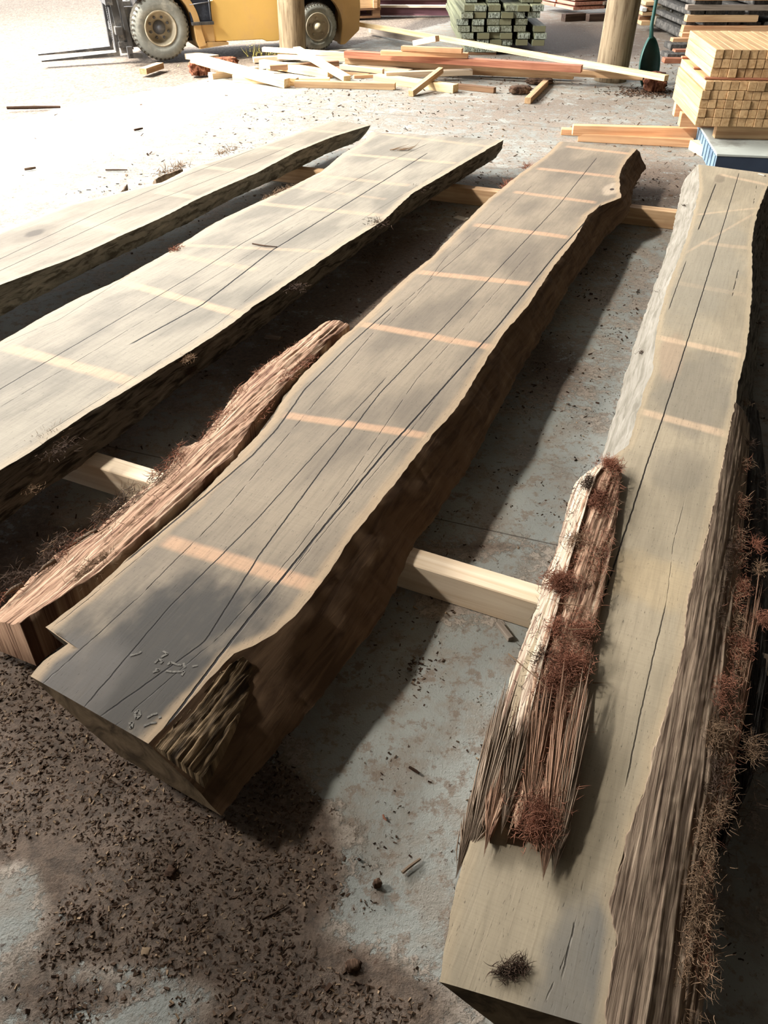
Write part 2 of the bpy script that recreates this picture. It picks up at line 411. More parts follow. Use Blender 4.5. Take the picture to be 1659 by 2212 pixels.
# ------------------------------------------------------------------ floor and shed
def px_blob(x, y, rx, ry, s):
    p = G(x, y); return (p.x, p.y, rx, ry, s)
DIRT_AND_SHADE = [px_blob(200, 1700, .42, .30, 1.0), px_blob(120, 1560, .35, .25, 1.2), px_blob(60, 1450, .25, .2, 1.0), px_blob(420, 1850, .30, .16, .9), px_blob(600, 1900, .12, .10, .6),
        px_blob(500, 2080, .30, .14, .85), px_blob(150, 2150, .2, .06, .5), px_blob(620, 1760, .10, .10, .5), px_blob(760, 2150, .14, .08, .75), px_blob(860, 2190, .12, .05, .5),
        px_blob(200, 1130, .5, .25, .35), px_blob(60, 1250, .3, .3, .6), px_blob(400, 960, .3, .5, .25), px_blob(560, 850, .3, .5, .35), px_blob(700, 740, .4, .7, .5),
        px_blob(1000, 1300, .16, .12, .55), px_blob(1060, 1180, .25, .06, .6), px_blob(930, 1450, .15, .15, .2), px_blob(1140, 860, .25, .35, .3), px_blob(900, 560, .5, .8, .6),
        px_blob(1300, 560, .3, 1.0, .3), px_blob(1430, 400, .6, .8, .6), px_blob(1200, 780, .15, .3, .5), px_blob(700, 250, 2.5, .8, .1), px_blob(1250, 220, 1.5, .5, .25),
        px_blob(1240, 80, 1.5, 2.2, .8), px_blob(1150, 260, 1.2, .8, .2), px_blob(560, 1760, .12, .05, .4),  # first blob here darkens the floor for the shade beside the green stack
        px_blob(20, 1980, .07, .09, -.9), px_blob(30, 1900, .05, .05, -.6), px_blob(250, 2110, .11, .03, -.8), px_blob(400, 2140, .08, .03, -.8), px_blob(300, 2200, .07, .03, -.7), px_blob(480, 1910, .035, .05, -.8),
        px_blob(720, 2010, .06, .06, -.45), px_blob(900, 1980, .10, .10, -.45), px_blob(950, 1560, .30, .30, -.5), px_blob(860, 1700, .16, .2, -.5), px_blob(170, 1110, .06, .05, -.8), px_blob(90, 1175, .02, .02, -.8),
        px_blob(300, 1040, .12, .10, -.6), px_blob(1180, 930, .12, .10, -.7), px_blob(1150, 1100, .2, .16, -.3), px_blob(10, 1400, .04, .06, -.8), px_blob(340, 980, .12, .18, -.4), px_blob(460, 880, .14, .2, -.3)]
def dirt(x, y):
    s = .25 + .12*min(1, max(0, (y-2.2)/1.5))
    for (a, b, rx, ry, k) in DIRT_AND_SHADE:
        d = ((x-a)/rx)**2 + ((y-b)/ry)**2
        if d < 9: s += k*math.exp(-d)
    return s
gA, gB, gC = G(150, 232), G(480, 166), G(960, 50)
def gravel(x, y):
    """distance beyond the edge of the concrete slab"""
    def side(p, q): d = (q-p).normalized(); return d.x*(y-p.y) - d.y*(x-p.x)
    return min(side(gA, gB), 9) if x < gB.x else side(gB, gC)
xs = np.concatenate([np.arange(-22, -3, .5), np.arange(-3, 3.4, .04), np.arange(3.4, 16.1, .5)])
ys = np.concatenate([np.arange(-6, .2, .5), np.arange(.2, 6.5, .04), np.arange(6.5, 12, .12), np.arange(12, 46, .8)])
V = []; D = []; GR = []
for y in ys:
    for x in xs:
        x_, y_ = float(x), float(y); dd = dirt(x_, y_); g = gravel(x_, y_)
        near_ = max(0, 1-math.hypot(x_+.6, y_-.85)/.55)
        z = .012*near_*(1+noise.noise((x_*9, y_*9, 0))) if y_ < 2 else 0
        if g > 0: z -= min(g*.05, .03)
        V.append((x_, y_, z)); D.append(dd); GR.append(g)
nx = len(xs); fs = [(j*nx+i, j*nx+i+1, (j+1)*nx+i+1, (j+1)*nx+i) for j in range(len(ys)-1) for i in range(nx-1)]
me = bpy.data.meshes.new('floor'); me.from_pydata(V, [], fs); me.update()
me.polygons.foreach_set('use_smooth', [True]*len(fs))
for nm, arr in (('dirt', D), ('gravel', GR)):
    a = me.attributes.new(nm, 'FLOAT', 'POINT'); a.data.foreach_set('value', np.array(arr, dtype=np.float32))
t = NT('dusty_concrete'); p = t.pos()
n1 = t.noise(p, 7, 7, .66); n2 = t.noise(p, 45, 6, .72); n3 = t.noise(p, 1.3, 4); n4 = t.noise(p, 170, 4, .7)
conc = t.mix(t.ramp(n3, .35, .7), lin((136, 137, 130)), lin((160, 161, 153)))
conc = t.mix(t.ramp(n1, .44, .60, a=0, b=.6), conc, lin((138, 127, 113)))
conc = t.mix(t.ramp(t.noise(p, 19, 6, .75), .52, .60, a=0, b=.7), conc, lin((122, 104, 88)))
dv = t.attr('dirt').outputs['Fac']
dm = t.m('ADD', dv, t.m('ADD', t.m('MULTIPLY', t.m('SUBTRACT', n1, .5), 2.4), t.m('MULTIPLY', t.m('SUBTRACT', n2, .5), 2.2)))
dmask = t.ramp(dm, .42, .68)
soil = t.mix(t.ramp(n2, .35, .65), lin((74, 60, 49)), lin((110, 92, 77)))
dust = t.mix(t.ramp(n2, .35, .65), lin((128, 116, 102)), lin((168, 156, 142)))
soil = t.mix(t.ramp(dv, .45, .95), dust, soil)
soil = t.mix(t.ramp(n4, .56, .64, a=0, b=.6), soil, lin((62, 48, 38)))
col = t.mix(t.m('MULTIPLY', dmask, .93), conc, soil)
speck = t.m('MULTIPLY', t.ramp(n2, .60, .66), .7)
col = t.mix(speck, col, lin((74, 54, 42)))
# saw-cut joints between the floor bays
jA, jB = G(1010, 1135), G(1205, 1178); jd = (jB-jA).normalized(); sp_ = t.sep(p)
for off, w_ in ((0, .003), (5.6, .006)):
    dist = t.m('ABSOLUTE', t.m('SUBTRACT', t.m('SUBTRACT', t.m('MULTIPLY', t.m('SUBTRACT', sp_[1], jA.y), jd.x), t.m('MULTIPLY', t.m('SUBTRACT', sp_[0], jA.x), jd.y)), off))
    col = t.mix(t.ramp(dist, w_*.5, w_*1.2, a=.8, b=0), col, lin((70, 62, 54)))
gmask = t.ramp(t.m('ADD', t.attr('gravel').outputs['Fac'], t.m('MULTIPLY', t.m('SUBTRACT', n1, .5), .5)), -.02, .08)
vor = t.n.new('ShaderNodeTexVoronoi'); t.L(p, vor.inputs['Vector']); vor.inputs['Scale'].default_value = 34
grav = t.mix(t.ramp(n2, .35, .65), lin((86, 76, 66)), lin((136, 124, 111)))
grav = t.mix(t.ramp(vor.outputs['Distance'], .35, .75, a=0, b=.6), grav, lin((70, 58, 50)))
col = t.mix(gmask, col, grav)
t.color(col); t.b.inputs['Roughness'].default_value = .82
hh = t.m('ADD', t.m('MULTIPLY', dmask, .7), t.m('ADD', t.m('MULTIPLY', n4, .5), t.m('MULTIPLY', n2, .9)))
t.bump(hh, .7, .006); M['floor'] = t.mat
tag(link('floor', me, [M['floor']]), kind='structure')

M['roof'] = plain('roof_sheet', (90, 88, 84), .8, bump=0)
M['shedwall'] = plain('shed_wall_board', (62, 56, 50), .9, bump=0)
# roof: its left edge is set back so that the sun reaches the floor left of the timber
sh = Vector((-SUN.x, -SUN.y, 0))/SUN.z*8.0
e0, e1, e2 = G(-480, 580) , G(540, 215), G(900, 40)
d01 = (e1-e0).normalized(); back = e0 - d01*12
mb = MB(); outline = [back-sh, e0-sh, e1-sh, e2-sh, Vector((3.2, 22, 0))-sh, Vector((26, 22, 0)), Vector((26, -8, 0))]
outline = [(v.x, v.y) for v in outline]
mb.prism(outline, 'z', 8.0, 8.1)
tag(mb.build('ceiling', M['roof']), kind='structure')
mb = MB(); mb.box(7.6, 7.8, -8, 24, 0, 8.0); tag(mb.build('wall_right', M['shedwall']), kind='structure')
mb = MB(); mb.box(-9.5, 7.6, -3.4, -3.2, 0, 8.0); tag(mb.build('wall_back', M['shedwall']), kind='structure')

mb = MB(); mb.box(-3.6, -3.45, -3.2, 1.55, 0, 8.0); tag(mb.build('left_light_blocker', M['shedwall']), kind='structure')  # unseen wall added to keep light off the near floor

# ------------------------------------------------------------------ slab 1 (furthest left)
TRp = [(-420, 778), (0, 615), (150, 560), (270, 505), (370, 460), (435, 425), (550, 375), (640, 327), (720, 295), (800, 270)]
TLp = [(-420, 655), (0, 500), (50, 480), (150, 440), (225, 435-12), (350, 395-2), (415, 360), (555, 317), (715, 260)]
BRp = [(-420, 900), (0, 683), (200, 580), (400, 485), (500, 430), (600, 385), (700, 335), (780, 302), (806, 278)]
ax1 = Axis(G(0, 615, ZT), G(800, 270, ZT)); TR = C(ax1, TRp); TL = C(ax1, TLp); BR = C(ax1, BRp, ZB)
u0 = min(TL[0][0], TR[0][0]); cutn = ((u0, 0), (u0, 1))
M['top1'] = slab_top_mat('slab_top_grey_tan', ax1, -1, 7, ZT, (140, 130, 114), (118, 109, 95),
    [([(-100, 603), (0, 560), (210, 460), (400, 380), (555, 320)], .003, .85), ([(-100, 626), (0, 585), (280, 455), (500, 370), (640, 310)], .003, .85)],
    [(165, 477, 260, 500, .07, .7), (345, 415, 425, 427, .07, .7), (435, 360, 530, 370, .07, .6), (565, 317, 645, 325, .07, .6), (660, 280, 740, 287, .07, .6), (-20, 582, 30, 597, .07, .6)],
    (160, 146, 124), (160, 150, 131), .035,
    [(78, 503, .16, .09, (100, 90, 76), .5), (75, 503, .07, .04, (56, 46, 36), .75)])
r1, _ = slab('live_edge_timber', 'live-edge slab furthest left, with a swirled knot in its top', ax1, TL, TR, shift(TL, -.05), BR, ZB, ZT, cutn, edge_pts(ax1, (715, 260), (800, 270)), 420, 22,
    [M['top1'], M['wane_pale'], M['wane_bounce'], M['endgrain']], .010, .012)
tuft('fibre_clump', r1, G(370, 372, .2), 60, .05, .07, .0022, M['fibre_tan'], 1.6, (ax1.d.x, ax1.d.y), .12)
tuft('fibre_clump', r1, G(490, 330, .2), 50, .04, .05, .0022, M['fibre_tan'], 1.0, (ax1.d.x, ax1.d.y), .12)
ribbon('bark_strip', ax1, C(ax1, [(232, 422), (262, 398), (275, 388)]), C(ax1, [(232, 432), (262, 412), (275, 396)]), .16, .215, M['bark_brown'], r1, 40, 8, .008, seed=3)
ribbon('bark_strip', ax1, C(ax1, [(325, 385), (345, 370), (388, 357)]), C(ax1, [(325, 393), (345, 382), (395, 366)]), .17, .22, M['bark_brown'], r1, 40, 8, .010, seed=4)

# ------------------------------------------------------------------ slab 2
TRp = [(-300, 1235), (0, 1015), (65, 977), (135, 930), (190, 892), (300, 825), (375, 780), (500, 700), (550, 660), (655, 590), (740, 530), (830, 475), (890, 415+3), (980, 365), (1040, 330), (1087, 302)]
BRp = [(-300, 1370), (0, 1130), (140, 1027), (215, 975), (300, 910), (400, 825), (500, 755), (575, 700), (700, 600), (830, 500), (870, 470), (930, 430), (985, 395), (1065, 345), (1102, 317)]
TLp = [(-300, 890), (0, 738), (65, 700), (100, 680), (175, 640), (240, 612), (300, 580), (370, 540), (465, 480), (550, 440), (635, 400), (695, 370), (740, 332), (785, 306), (800, 286)]
ax2 = Axis(G(0, 1015, ZT), G(1087, 302, ZT)); TR = C(ax2, TRp); TL = C(ax2, TLp); BR = C(ax2, BRp, ZB)
u0 = min(TR[0][0], TL[0][0])-.05; cutn = ((u0, 0), (u0, 1))
M['top2'] = slab_top_mat('slab_top_grey_streaked', ax2, -1.5, 7, ZT, (152, 143, 127), (122, 115, 103),
    [([(0, 745), (130, 690), (330, 560), (520, 450), (700, 375)], .002, .5), ([(-100, 900), (240, 700), (400, 605), (530, 522), (830, 355), (925, 310)], .003, .8),
     ([(280, 745), (435, 660), (590, 540), (830, 390), (925, 330)], .0045, 1), ([(100, 935), (330, 790), (470, 700), (640, 560), (740, 500), (960, 365)], .002, .5),
     ([(0, 880), (200, 760), (420, 625), (650, 480)], .002, .55)],
    [(20, 752, 290, 825, .06, .95), (260, 608, 520, 680, .055, .95), (390, 553, 550, 582, .05, .5), (410, 530, 700, 543, .04, .55), (565, 440, 820, 465, .055, .6), (640, 405, 830, 430, .04, .3),
     (695, 380, 880, 400, .055, .5), (740, 332, 980, 352, .055, .7), (830, 290, 1070, 318, .055, .5)],
    (186, 160, 132), (172, 156, 132), .04, near=None)
r2, _ = slab('live_edge_timber', 'live-edge slab second from the left, a long dark crack down its middle', ax2, TL, TR, shift(TL, -.03), BR, ZB, ZT, cutn,
    edge_pts(ax2, (800, 285), (1087, 302)), 460, 26, [M['top2'], M['wane'], M['wane_grey'], M['endgrain']], .010, .014)
dd2 = (ax2.d.x, ax2.d.y)
for (x, y, n, ra, L, mt, al) in ((100, 945, 150, .025, .05, 'fibre_tan', .05), (130, 975, 60, .03, .05, 'fibre_dark', .05), (400, 778, 90, .022, .045, 'fibre_tan', .02), (415, 803, 60, .02, .04, 'fibre_dark', .02), (637, 625, 70, .028, .05, 'fibre_dark', .02),
                              (812, 488, 80, .04, .06, 'fibre_dark', .03), (905, 410, 40, .03, .05, 'fibre_dark', .03), (70, 1058, 25, .02, .03, 'fibre_tan', .01)):
    tuft('fibre_clump', r2, G(x, y, .20 if y not in (803, 1058) else .15), n, ra, L, .0011 if y > 700 else .0016, M[mt], .4, dd2, al)
tuft('fibre_clump', r2, G(380, 540, .215), 30, .02, .05, .0016, M['fibre_red'], .6, dd2, .03)
tuft('fibre_clump', r2, G(600, 418, .21), 60, .02, .05, .0018, M['fibre_tan'], .6, dd2, .15)

# ------------------------------------------------------------------ slab 3 (middle)
TRp = [(320, 1606), (380, 1547), (422, 1501), (506, 1412), (548, 1395), (599, 1366), (650, 1315), (700, 1248), (765, 1155), (830, 1070), (880, 1010), (930, 945), (965, 905), (1005, 855), (1040, 795), (1080, 730), (1105, 700),
       (1140, 660), (1200, 570), (1240, 520), (1270, 465), (1300, 443), (1342, 427), (1339, 405), (1337, 380), (1345, 360), (1356, 343), (1375, 322)]
BRp = [(490, 1745), (523, 1712), (570, 1657), (612, 1590), (700, 1505), (740, 1440), (830, 1330), (865, 1240), (895, 1175), (970, 1075), (1030, 980), (1070, 900), (1110, 825), (1180, 710), (1200, 670), (1230, 620), (1265, 570),
       (1310, 510), (1357, 465), (1363, 440), (1368, 410), (1380, 385), (1395, 365), (1406, 345)]
TLp = [(65, 1460), (95, 1425), (150, 1385), (100, 1364), (181, 1290), (232, 1245), (271, 1210), (340, 1152), (383, 1116), (420, 1085), (470, 1030), (530, 970), (590, 900), (612, 860), (662, 800), (730, 735), (782, 692),
       (830, 643), (890, 588), (930, 558), (1000, 485), (1055, 430), (1110, 385), (1180, 335), (1210, 305)]
ax3 = Axis(G(320, 1606, ZT), G(1375, 322, ZT)); TR = C(ax3, TRp); TL = C(ax3, TLp); BR = C(ax3, BRp, ZB)
# the sawn step at the near left corner
a_, b_ = ax3.uv(G(150, 1385, ZT)), ax3.uv(G(80, 1368, ZT))
near_pts = [(65, 1460), (95, 1425), (150, 1387)]
uN = [ax3.uv(G(*q, ZT)) for q in near_pts]; uF = [ax3.uv(G(*q, ZT)) for q in TLp[4:]]
tl = sorted(uN + [(uN[-1][0]+.004, b_[1])] + uF); TL = (np.array([q[0] for q in tl]), np.array([q[1] for q in tl]))
BL3 = (np.array([-.3, .15, .3, .6, 6]), np.array([0.0]*5))
base = np.interp([-.3, .15, .3, .6, 1, 2, 3, 4, 5, 6], *TL); BL3 = (np.array([-.3, .15, .3, .6, 1, 2, 3, 4, 5, 6]), base + np.array([.30, .20, .06, 0, -.02, -.02, -.03, -.03, -.03, -.03]))
M['top3'] = slab_top_mat('slab_top_brown_grey', ax3, -.4, 6, ZT, (144, 130, 111), (116, 105, 91),
    [([(181, 1530), (367, 1311), (553, 1125), (700, 960), (835, 685+130)], .0022, .9), ([(90, 1480), (300, 1290), (480, 1110), (835, 685), (1035, 515), (1150, 400)], .0022, .6),
     ([(219, 1547), (443, 1387), (560, 1200), (700, 1010), (820, 850), (965, 700), (1210, 440), (1290, 340)], .0026, .95),
     ([(249, 1568), (480, 1370), (640, 1190), (750, 1040), (900, 820), (1020, 690), (1150, 540)], .0018, .6),
     ([(329, 1610), (485, 1404), (560, 1310), (700, 1138), (830, 980), (1080, 700), (1200, 550), (1300, 440)], .0038, 1), ([(640, 1220), (690, 1150), (760, 1055), (840, 950)], .002, .7),
     ([(270, 1215), (420, 1090), (545, 985), (600, 925), (660, 840), (750, 750), (850, 660)], .0035, .9), ([(120, 1350), (230, 1262), (330, 1180)], .0016, .6),
     ([(620, 1250), (700, 1150), (900, 915), (985, 800)], .0016, .5), ([(840, 700), (900, 640), (960, 560), (1100, 430)], .002, .5)],
    [(365, 1170, 690, 1268, .05, .95), (620, 897, 915, 940, .042, .9), (782, 700, 1060, 750, .05, .9), (910, 588, 1140, 613, .05, .9), (1030, 486, 1222, 512, .055, .85), (1115, 415, 1282, 437, .05, .7),
     (1165, 364, 1330, 382, .055, .7), (1227, 317, 1360, 332, .055, .75)],
    (192, 154, 122), (170, 146, 116), .030,
    [(310, 1450, .40, .24, (50, 49, 47), .92), (140, 1470, .16, .12, (104, 98, 92), .5), (1322, 408, .14, .05, (178, 160, 138), .8), (1322, 409, .022, .012, (40, 26, 22), 1)])
M['ridged'] = rough_mat('split_ridged_wane', (48, 38, 28), (106, 88, 66), (164, 140, 108), 7, 95, 1.0, .009)
r3, b3 = slab('live_edge_timber', 'long live-edge slab third from the left, dark grey at its near end', ax3, TL, TR, BL3, BR, ZB, ZT,
    edge_pts(ax3, (65, 1460), (320, 1606)), edge_pts(ax3, (1210, 305), (1375, 322)), 560, 30, [M['top3'], M['wane'], M['wane_brown'], M['endgrain']], .010, .010)
dd3 = (ax3.d.x, ax3.d.y)
# torn ridges on the near right shoulder
ridg = ribbon('torn_edge', ax3, C(ax3, [(335, 1612), (400, 1535), (470, 1455), (548, 1398)]), C(ax3, [(420, 1668), (455, 1615), (500, 1540), (552, 1425)]), .218, .175, M['ridged'], r3, 90, 18, .008, .006, base=.12, seed=11, freq=70)
# separated bark strip on the left edge
SLr = [(60, 1334), (111, 1304), (178, 1262), (217, 1235), (256, 1198), (340, 1125), (422, 1050), (500, 985), (560, 895), (585, 865), (645, 800), (720, 728), (755, 702)]
SLl = [(-110, 1375), (0, 1292), (60, 1240), (120, 1192), (211, 1147), (271, 1095), (340, 1052), (371, 1027), (392, 993), (437, 975), (482, 918), (520, 868), (575, 820), (650, 772), (708, 728), (752, 702)]
cR = C(ax3, SLr, .205); cL = C(ax3, SLl, .12)
ribbon('split_bark_strip', ax3, cL, cR, (np.array([0, .35, 1.0, 1.8, 2.6]), np.array([.06, .10, .16, .19, .2])), .205, M['bark_red'], r3, 300, 26, .007, .016, base=(np.array([0, .4, 1.2, 2.2]), np.array([.04, .08, .14, .185])), seed=21, umin=ax3.uv(G(60, 1340, .2))[0]-.02)
# the sliver of light wood inside the split
ribbon('wood_sliver', ax3, C(ax3, [(280, 1195), (400, 1090), (520, 975), (580, 905), (610, 852), (700, 755)], .2), C(ax3, [(290, 1200), (410, 1095), (535, 975), (596, 905), (620, 856), (710, 756)], .2), .185, .198, M['wane'], r3, 80, 5, .004, .004, base=.1, seed=23)
for k in range(34):
    f = random.random(); i = f*(len(SLl)-5)+1; a = int(i); q = i-a
    e = SLl[a] if a+1 >= len(SLl) else (SLl[a][0]*(1-q)+SLl[a+1][0]*q, SLl[a][1]*(1-q)+SLl[a+1][1]*q)
    if k % 2 == 0: tuft('fibre_clump', r3, G(e[0]+8, e[1]+4, .13+.05*f), 26, .022, .045, .0010, M[random.choice(['fibre_dark', 'fibre_red', 'fibre_dark'])], .5, dd3, .05)
tuft('fibre_clump', r3, G(205, 1228, .19), 200, .02, .035, .0009, M['fibre_tan'], .5, dd3, .06)
tuft('fibre_clump', r3, G(550, 905, .19), 120, .02, .04, .0010, M['fibre_red'], .5, dd3, .10)
tuft('fibre_clump', r3, G(640, 800, .20), 90, .02, .04, .0012, M['fibre_red'], .5, dd3, .12)
tuft('fibre_clump', r3, G(1100, 400, .18), 50, .02, .10, .0016, M['fibre_red'], .5, dd3, .10)
tuft('fibre_clump', r3, G(1138, 362, .19), 20, .015, .10, .0020, M['fibre_red'], .8, dd3, .06)
usa, usb = ax3.uv(G(60, 1300, .15))[0], ax3.uv(G(700, 745, .2))[0]
loose(r3, ax3, cL, cR, .19, 900, .024, .0009, 'fibre_tan', usa+.1, usb); loose(r3, ax3, shift(cL, -.01), shift(cL, .05), .165, 1800, .030, .0009, 'fibre_dark', usa, usb, .3, .8); loose(r3, ax3, shift(cL, .0), shift(cL, .05), .185, 900, .026, .0009, 'fibre_red', usa+.5, usb, .3, .8)
# torn bark splinters sticking out of the strip
for (x0, y0, x1, y1, w_) in ((350, 1050, 275, 1082, .008), (345, 1058, 285, 1088, .006), (330, 1062, 300, 1085, .005), (210, 1147, 125, 1197, .010), (205, 1155, 135, 1205, .007), (120, 1210, 75, 1245, .008), (50, 1262, 5, 1290, .008)):
    p0, p1 = G(x0, y0, .15), G(x1, y1, .13); mb = MB(); mb.tube([p0, p0.lerp(p1, .5)+Vector((0, 0, .006)), p1], [w_, w_*.7, .0008], 5)
    child(mb.build('bark_splinter', M['bark_brown'], smooth=True), r3)
# faint chalk strokes
t = NT('faded_chalk'); n = t.noise(t.coord(), 260, 3)
t.color(t.mix(t.ramp(n, .4, .6), lin((88, 84, 78)), lin((110, 106, 98)))); t.b.inputs['Roughness'].default_value = .95
M['chalk'] = t.mat
for st in ([(281, 1416), (300, 1411), (305, 1407)], [(352, 1406), (362, 1412), (348, 1419)], [(334, 1432), (342, 1424), (352, 1427), (346, 1433)], [(362, 1436), (368, 1430), (384, 1436), (392, 1436)], [(396, 1432), (400, 1442)], [(415, 1440), (427, 1437)],
           [(336, 1445), (344, 1447), (330, 1452)], [(358, 1449), (372, 1451), (398, 1450), (392, 1459)], [(290, 1540), (300, 1534), (303, 1545), (294, 1552), (291, 1542)], [(278, 1563), (286, 1560), (284, 1572), (279, 1570)],
           [(318, 1550), (330, 1543), (340, 1541)], [(310, 1568), (324, 1562), (338, 1560)], [(342, 1550), (348, 1548)]):
    pp = [G(x, y, ZT+.0012) for x, y in st]; mb = MB()
    for a, b in zip(pp, pp[1:]):
        d = (b-a).normalized(); n_ = Vector((-d.y, d.x, 0))*.0026
        mb.add([a-n_, a+n_, b+n_, b-n_], [(0, 1, 2, 3)])
    tag(child(mb.build('chalk_mark', M['chalk'], fixn=False), r3), 'faded pale chalk stroke')

# ------------------------------------------------------------------ slab 4 (right)
TLp = [(946, 2119), (985, 1915), (1045, 1700), (1115, 1480), (1185, 1290), (1265, 1100), (1325, 985), (1357, 960), (1390, 850), (1410, 800), (1420, 682+20), (1438, 629), (1463, 568), (1481, 522), (1496, 467), (1511, 411), (1509, 355)]
BLp = [(930, 2140), (1300, 990), (1330, 885), (1355, 795), (1385, 700), (1400, 656), (1425, 588), (1451, 507), (1463, 449), (1481, 368), (1506, 353)]
TRp = [(1305, 2330), (1310, 2212), (1332, 2025), (1320, 1950), (1357, 1810), (1403, 1677), (1415, 1619), (1450, 1504), (1477, 1408), (1485, 1311), (1500, 1242), (1531, 1150), (1554, 1042), (1575, 938), (1588, 873), (1597, 816),
       (1610, 765), (1618, 715), (1624, 644), (1625, 601), (1624, 527), (1630, 487), (1640, 446), (1658, 403), (1683, 378)]
BRp = [(1450, 2330), (1480, 1950), (1530, 1500), (1570, 1200), (1605, 1000), (1625, 859), (1633, 796), (1640, 720), (1643, 656), (1653, 532), (1660, 502), (1680, 450), (1700, 400)]
ax4 = Axis(G(1305, 2200, ZT), G(1658, 403, ZT)); TR = C(ax4, TRp); TL = C(ax4, TLp); BR = C(ax4, BRp, ZB); BLc = C(ax4, BLp, ZB)
BL4 = (np.concatenate([[-.3, .1, .3], BLc[0][1:]]), np.concatenate([[np.interp(-.3, *TL)+.22, np.interp(.1, *TL)+.10, np.interp(.3, *TL)+.0], BLc[1][1:]]))
o_ = np.argsort(BL4[0]); BL4 = (BL4[0][o_], BL4[1][o_])
M['top4'] = slab_top_mat('slab_top_tan_right', ax4, -.4, 6, ZT, (168, 154, 130), (146, 134, 113),
    [([(1597, 373), (1552, 522), (1527, 603), (1489, 725), (1433, 900), (1400, 996), (1367, 1100), (1300, 1301)], .0026, .95), ([(1547, 396), (1530, 440), (1509, 497)], .004, .9), ([(1483, 563), (1462, 620), (1445, 669)], .0024, .8),
     ([(1441, 1297), (1411, 1420), (1380, 1560), (1352, 1698)], .0018, .8), ([(1635, 400), (1628, 440)], .003, .7), ([(1596, 580), (1582, 640)], .003, .7), ([(1480, 1080), (1455, 1170), (1441, 1297)], .0012, .5),
     ([(1215, 2110), (1240, 2000), (1260, 1900)], .0018, .7), ([(1180, 2160), (1225, 2060)], .0015, .6)],
    [(1420, 728, 1610, 770, .045, .9), (1390, 890, 1570, 938, .045, .9), (1560, 378, 1670, 402, .05, .7), (1509, 463, 1638, 449, .03, .55), (1519, 525, 1623, 536, .05, .45), (1470, 612, 1622, 640, .05, .2), (1489, 542, 1628, 462, .05, .45)],
    (200, 172, 142), (176, 158, 130), .022,
    [(1500, 840, .34, .15, (128, 120, 106), .75), (1470, 1010, .14, .08, (120, 112, 99), .5), (1530, 560, .9, .16, (144, 136, 120), .7), (1370, 1240, .10, .30, (196, 170, 128), .35), (1250, 2120, .16, .07, (118, 114, 106), .85), (1310, 2020, .12, .04, (118, 114, 106), .7),
     (1555, 385, .1, .03, (110, 98, 84), .6), (1450, 770, .22, .05, (168, 146, 122), .8)],
    near=None)
r4, _ = slab('live_edge_timber', 'live-edge slab furthest right, partly covered in shaggy red-brown bark on both edges', ax4, TL, TR, BL4, BR, ZB, ZT, edge_pts(ax4, (946, 2119), (1238, 2206)), edge_pts(ax4, (1509, 355), (1683, 378)),
    560, 30, [M['top4'], M['wane_pale'], M['wane_grey'], M['endgrain']], .007, .010, bulgeL=.004)
dd4 = (ax4.d.x, ax4.d.y)
# left bark plates: two overlapping strips with frayed tails
zt = ZT+.02
Lo = [(1022, 1750), (1028, 1723), (1048, 1651), (1070, 1583), (1095, 1485), (1121, 1408), (1155, 1322), (1175, 1245), (1207, 1170), (1230, 1075), (1245, 1035), (1290, 995), (1312, 988)]
Lm = [(1068, 1760), (1078, 1730), (1110, 1640), (1140, 1560), (1160, 1480), (1180, 1400), (1205, 1310), (1225, 1230), (1250, 1150), (1272, 1070), (1290, 1020), (1315, 990)]
Lr = [(1215, 1790), (1232, 1765), (1240, 1745), (1250, 1677), (1258, 1604), (1268, 1510), (1283, 1373), (1300, 1305), (1330, 1143), (1345, 1000), (1343, 990)]
ribbon('bark_plate', ax4, C(ax4, Lo, .16), C(ax4, Lm, zt+.02), .15, zt+.012, M['bark_white'], r4, 260, 16, .005, .012, base=.13, seed=31, fray=.09)
ribbon('bark_plate', ax4, shift(C(ax4, Lm, zt+.02), -.012), C(ax4, Lr, zt), zt+.004, zt-.004, M['bark_red'], r4, 260, 24, .0055, .006, base=ZT-.01, seed=37, fray=.10)
def tail(x0, y0, x1, y1, n, w, mt, z0=zt, z1=ZT+.01, r=.0022):
    mb = MB(); n = int(n*2.2); r = r*.5
    a, b = G(x0, y0, z0), G(x1, y1, z1); d = (b-a); nr = Vector((-d.y, d.x, 0)).normalized()
    for k in range(n):
        s = random.uniform(-1, 1); e = random.uniform(.45, 1)
        p0 = a + nr*s*w + d*min(.5, random.gauss(-.3, .5)) + Vector((0, 0, random.uniform(-.006, .004))); p1 = a + d*e + nr*s*w*(1-e)*.9 + Vector((0, 0, random.uniform(-.004, .006)))
        m_ = p0.lerp(p1, .55) + Vector((random.gauss(0, .002), random.gauss(0, .002), random.gauss(0, .002)))
        rr = r*random.uniform(.5, 1.4); mb.tube([p0, p0.lerp(m_, .3), m_, p1], [rr*.1, rr, rr*.9, rr*.1], 4)
    child(mb.build('frayed_bark', M[mt], smooth=True, fixn=False), r4)
tail(1040, 1700, 984, 1900, 90, .020, 'bark_brown', .235, .20, .0026)
tail(1052, 1700, 1003, 1890, 90, .022, 'bark_white', .24, .20, .0026)
tail(1078, 1690, 1045, 1850, 60, .020, 'bark_red', .245, .23)
tail(1105, 1680, 1082, 1805, 50, .020, 'bark_brown', .25, .235)
tail(1205, 1690, 1172, 1905, 120, .030, 'bark_red', .25, .235, .0026)
tail(1228, 1690, 1196, 1890, 110, .022, 'bark_brown', .25, .235, .0026)
tail(1150, 1650, 1132, 1820, 80, .026, 'bark_red', .25, .235)
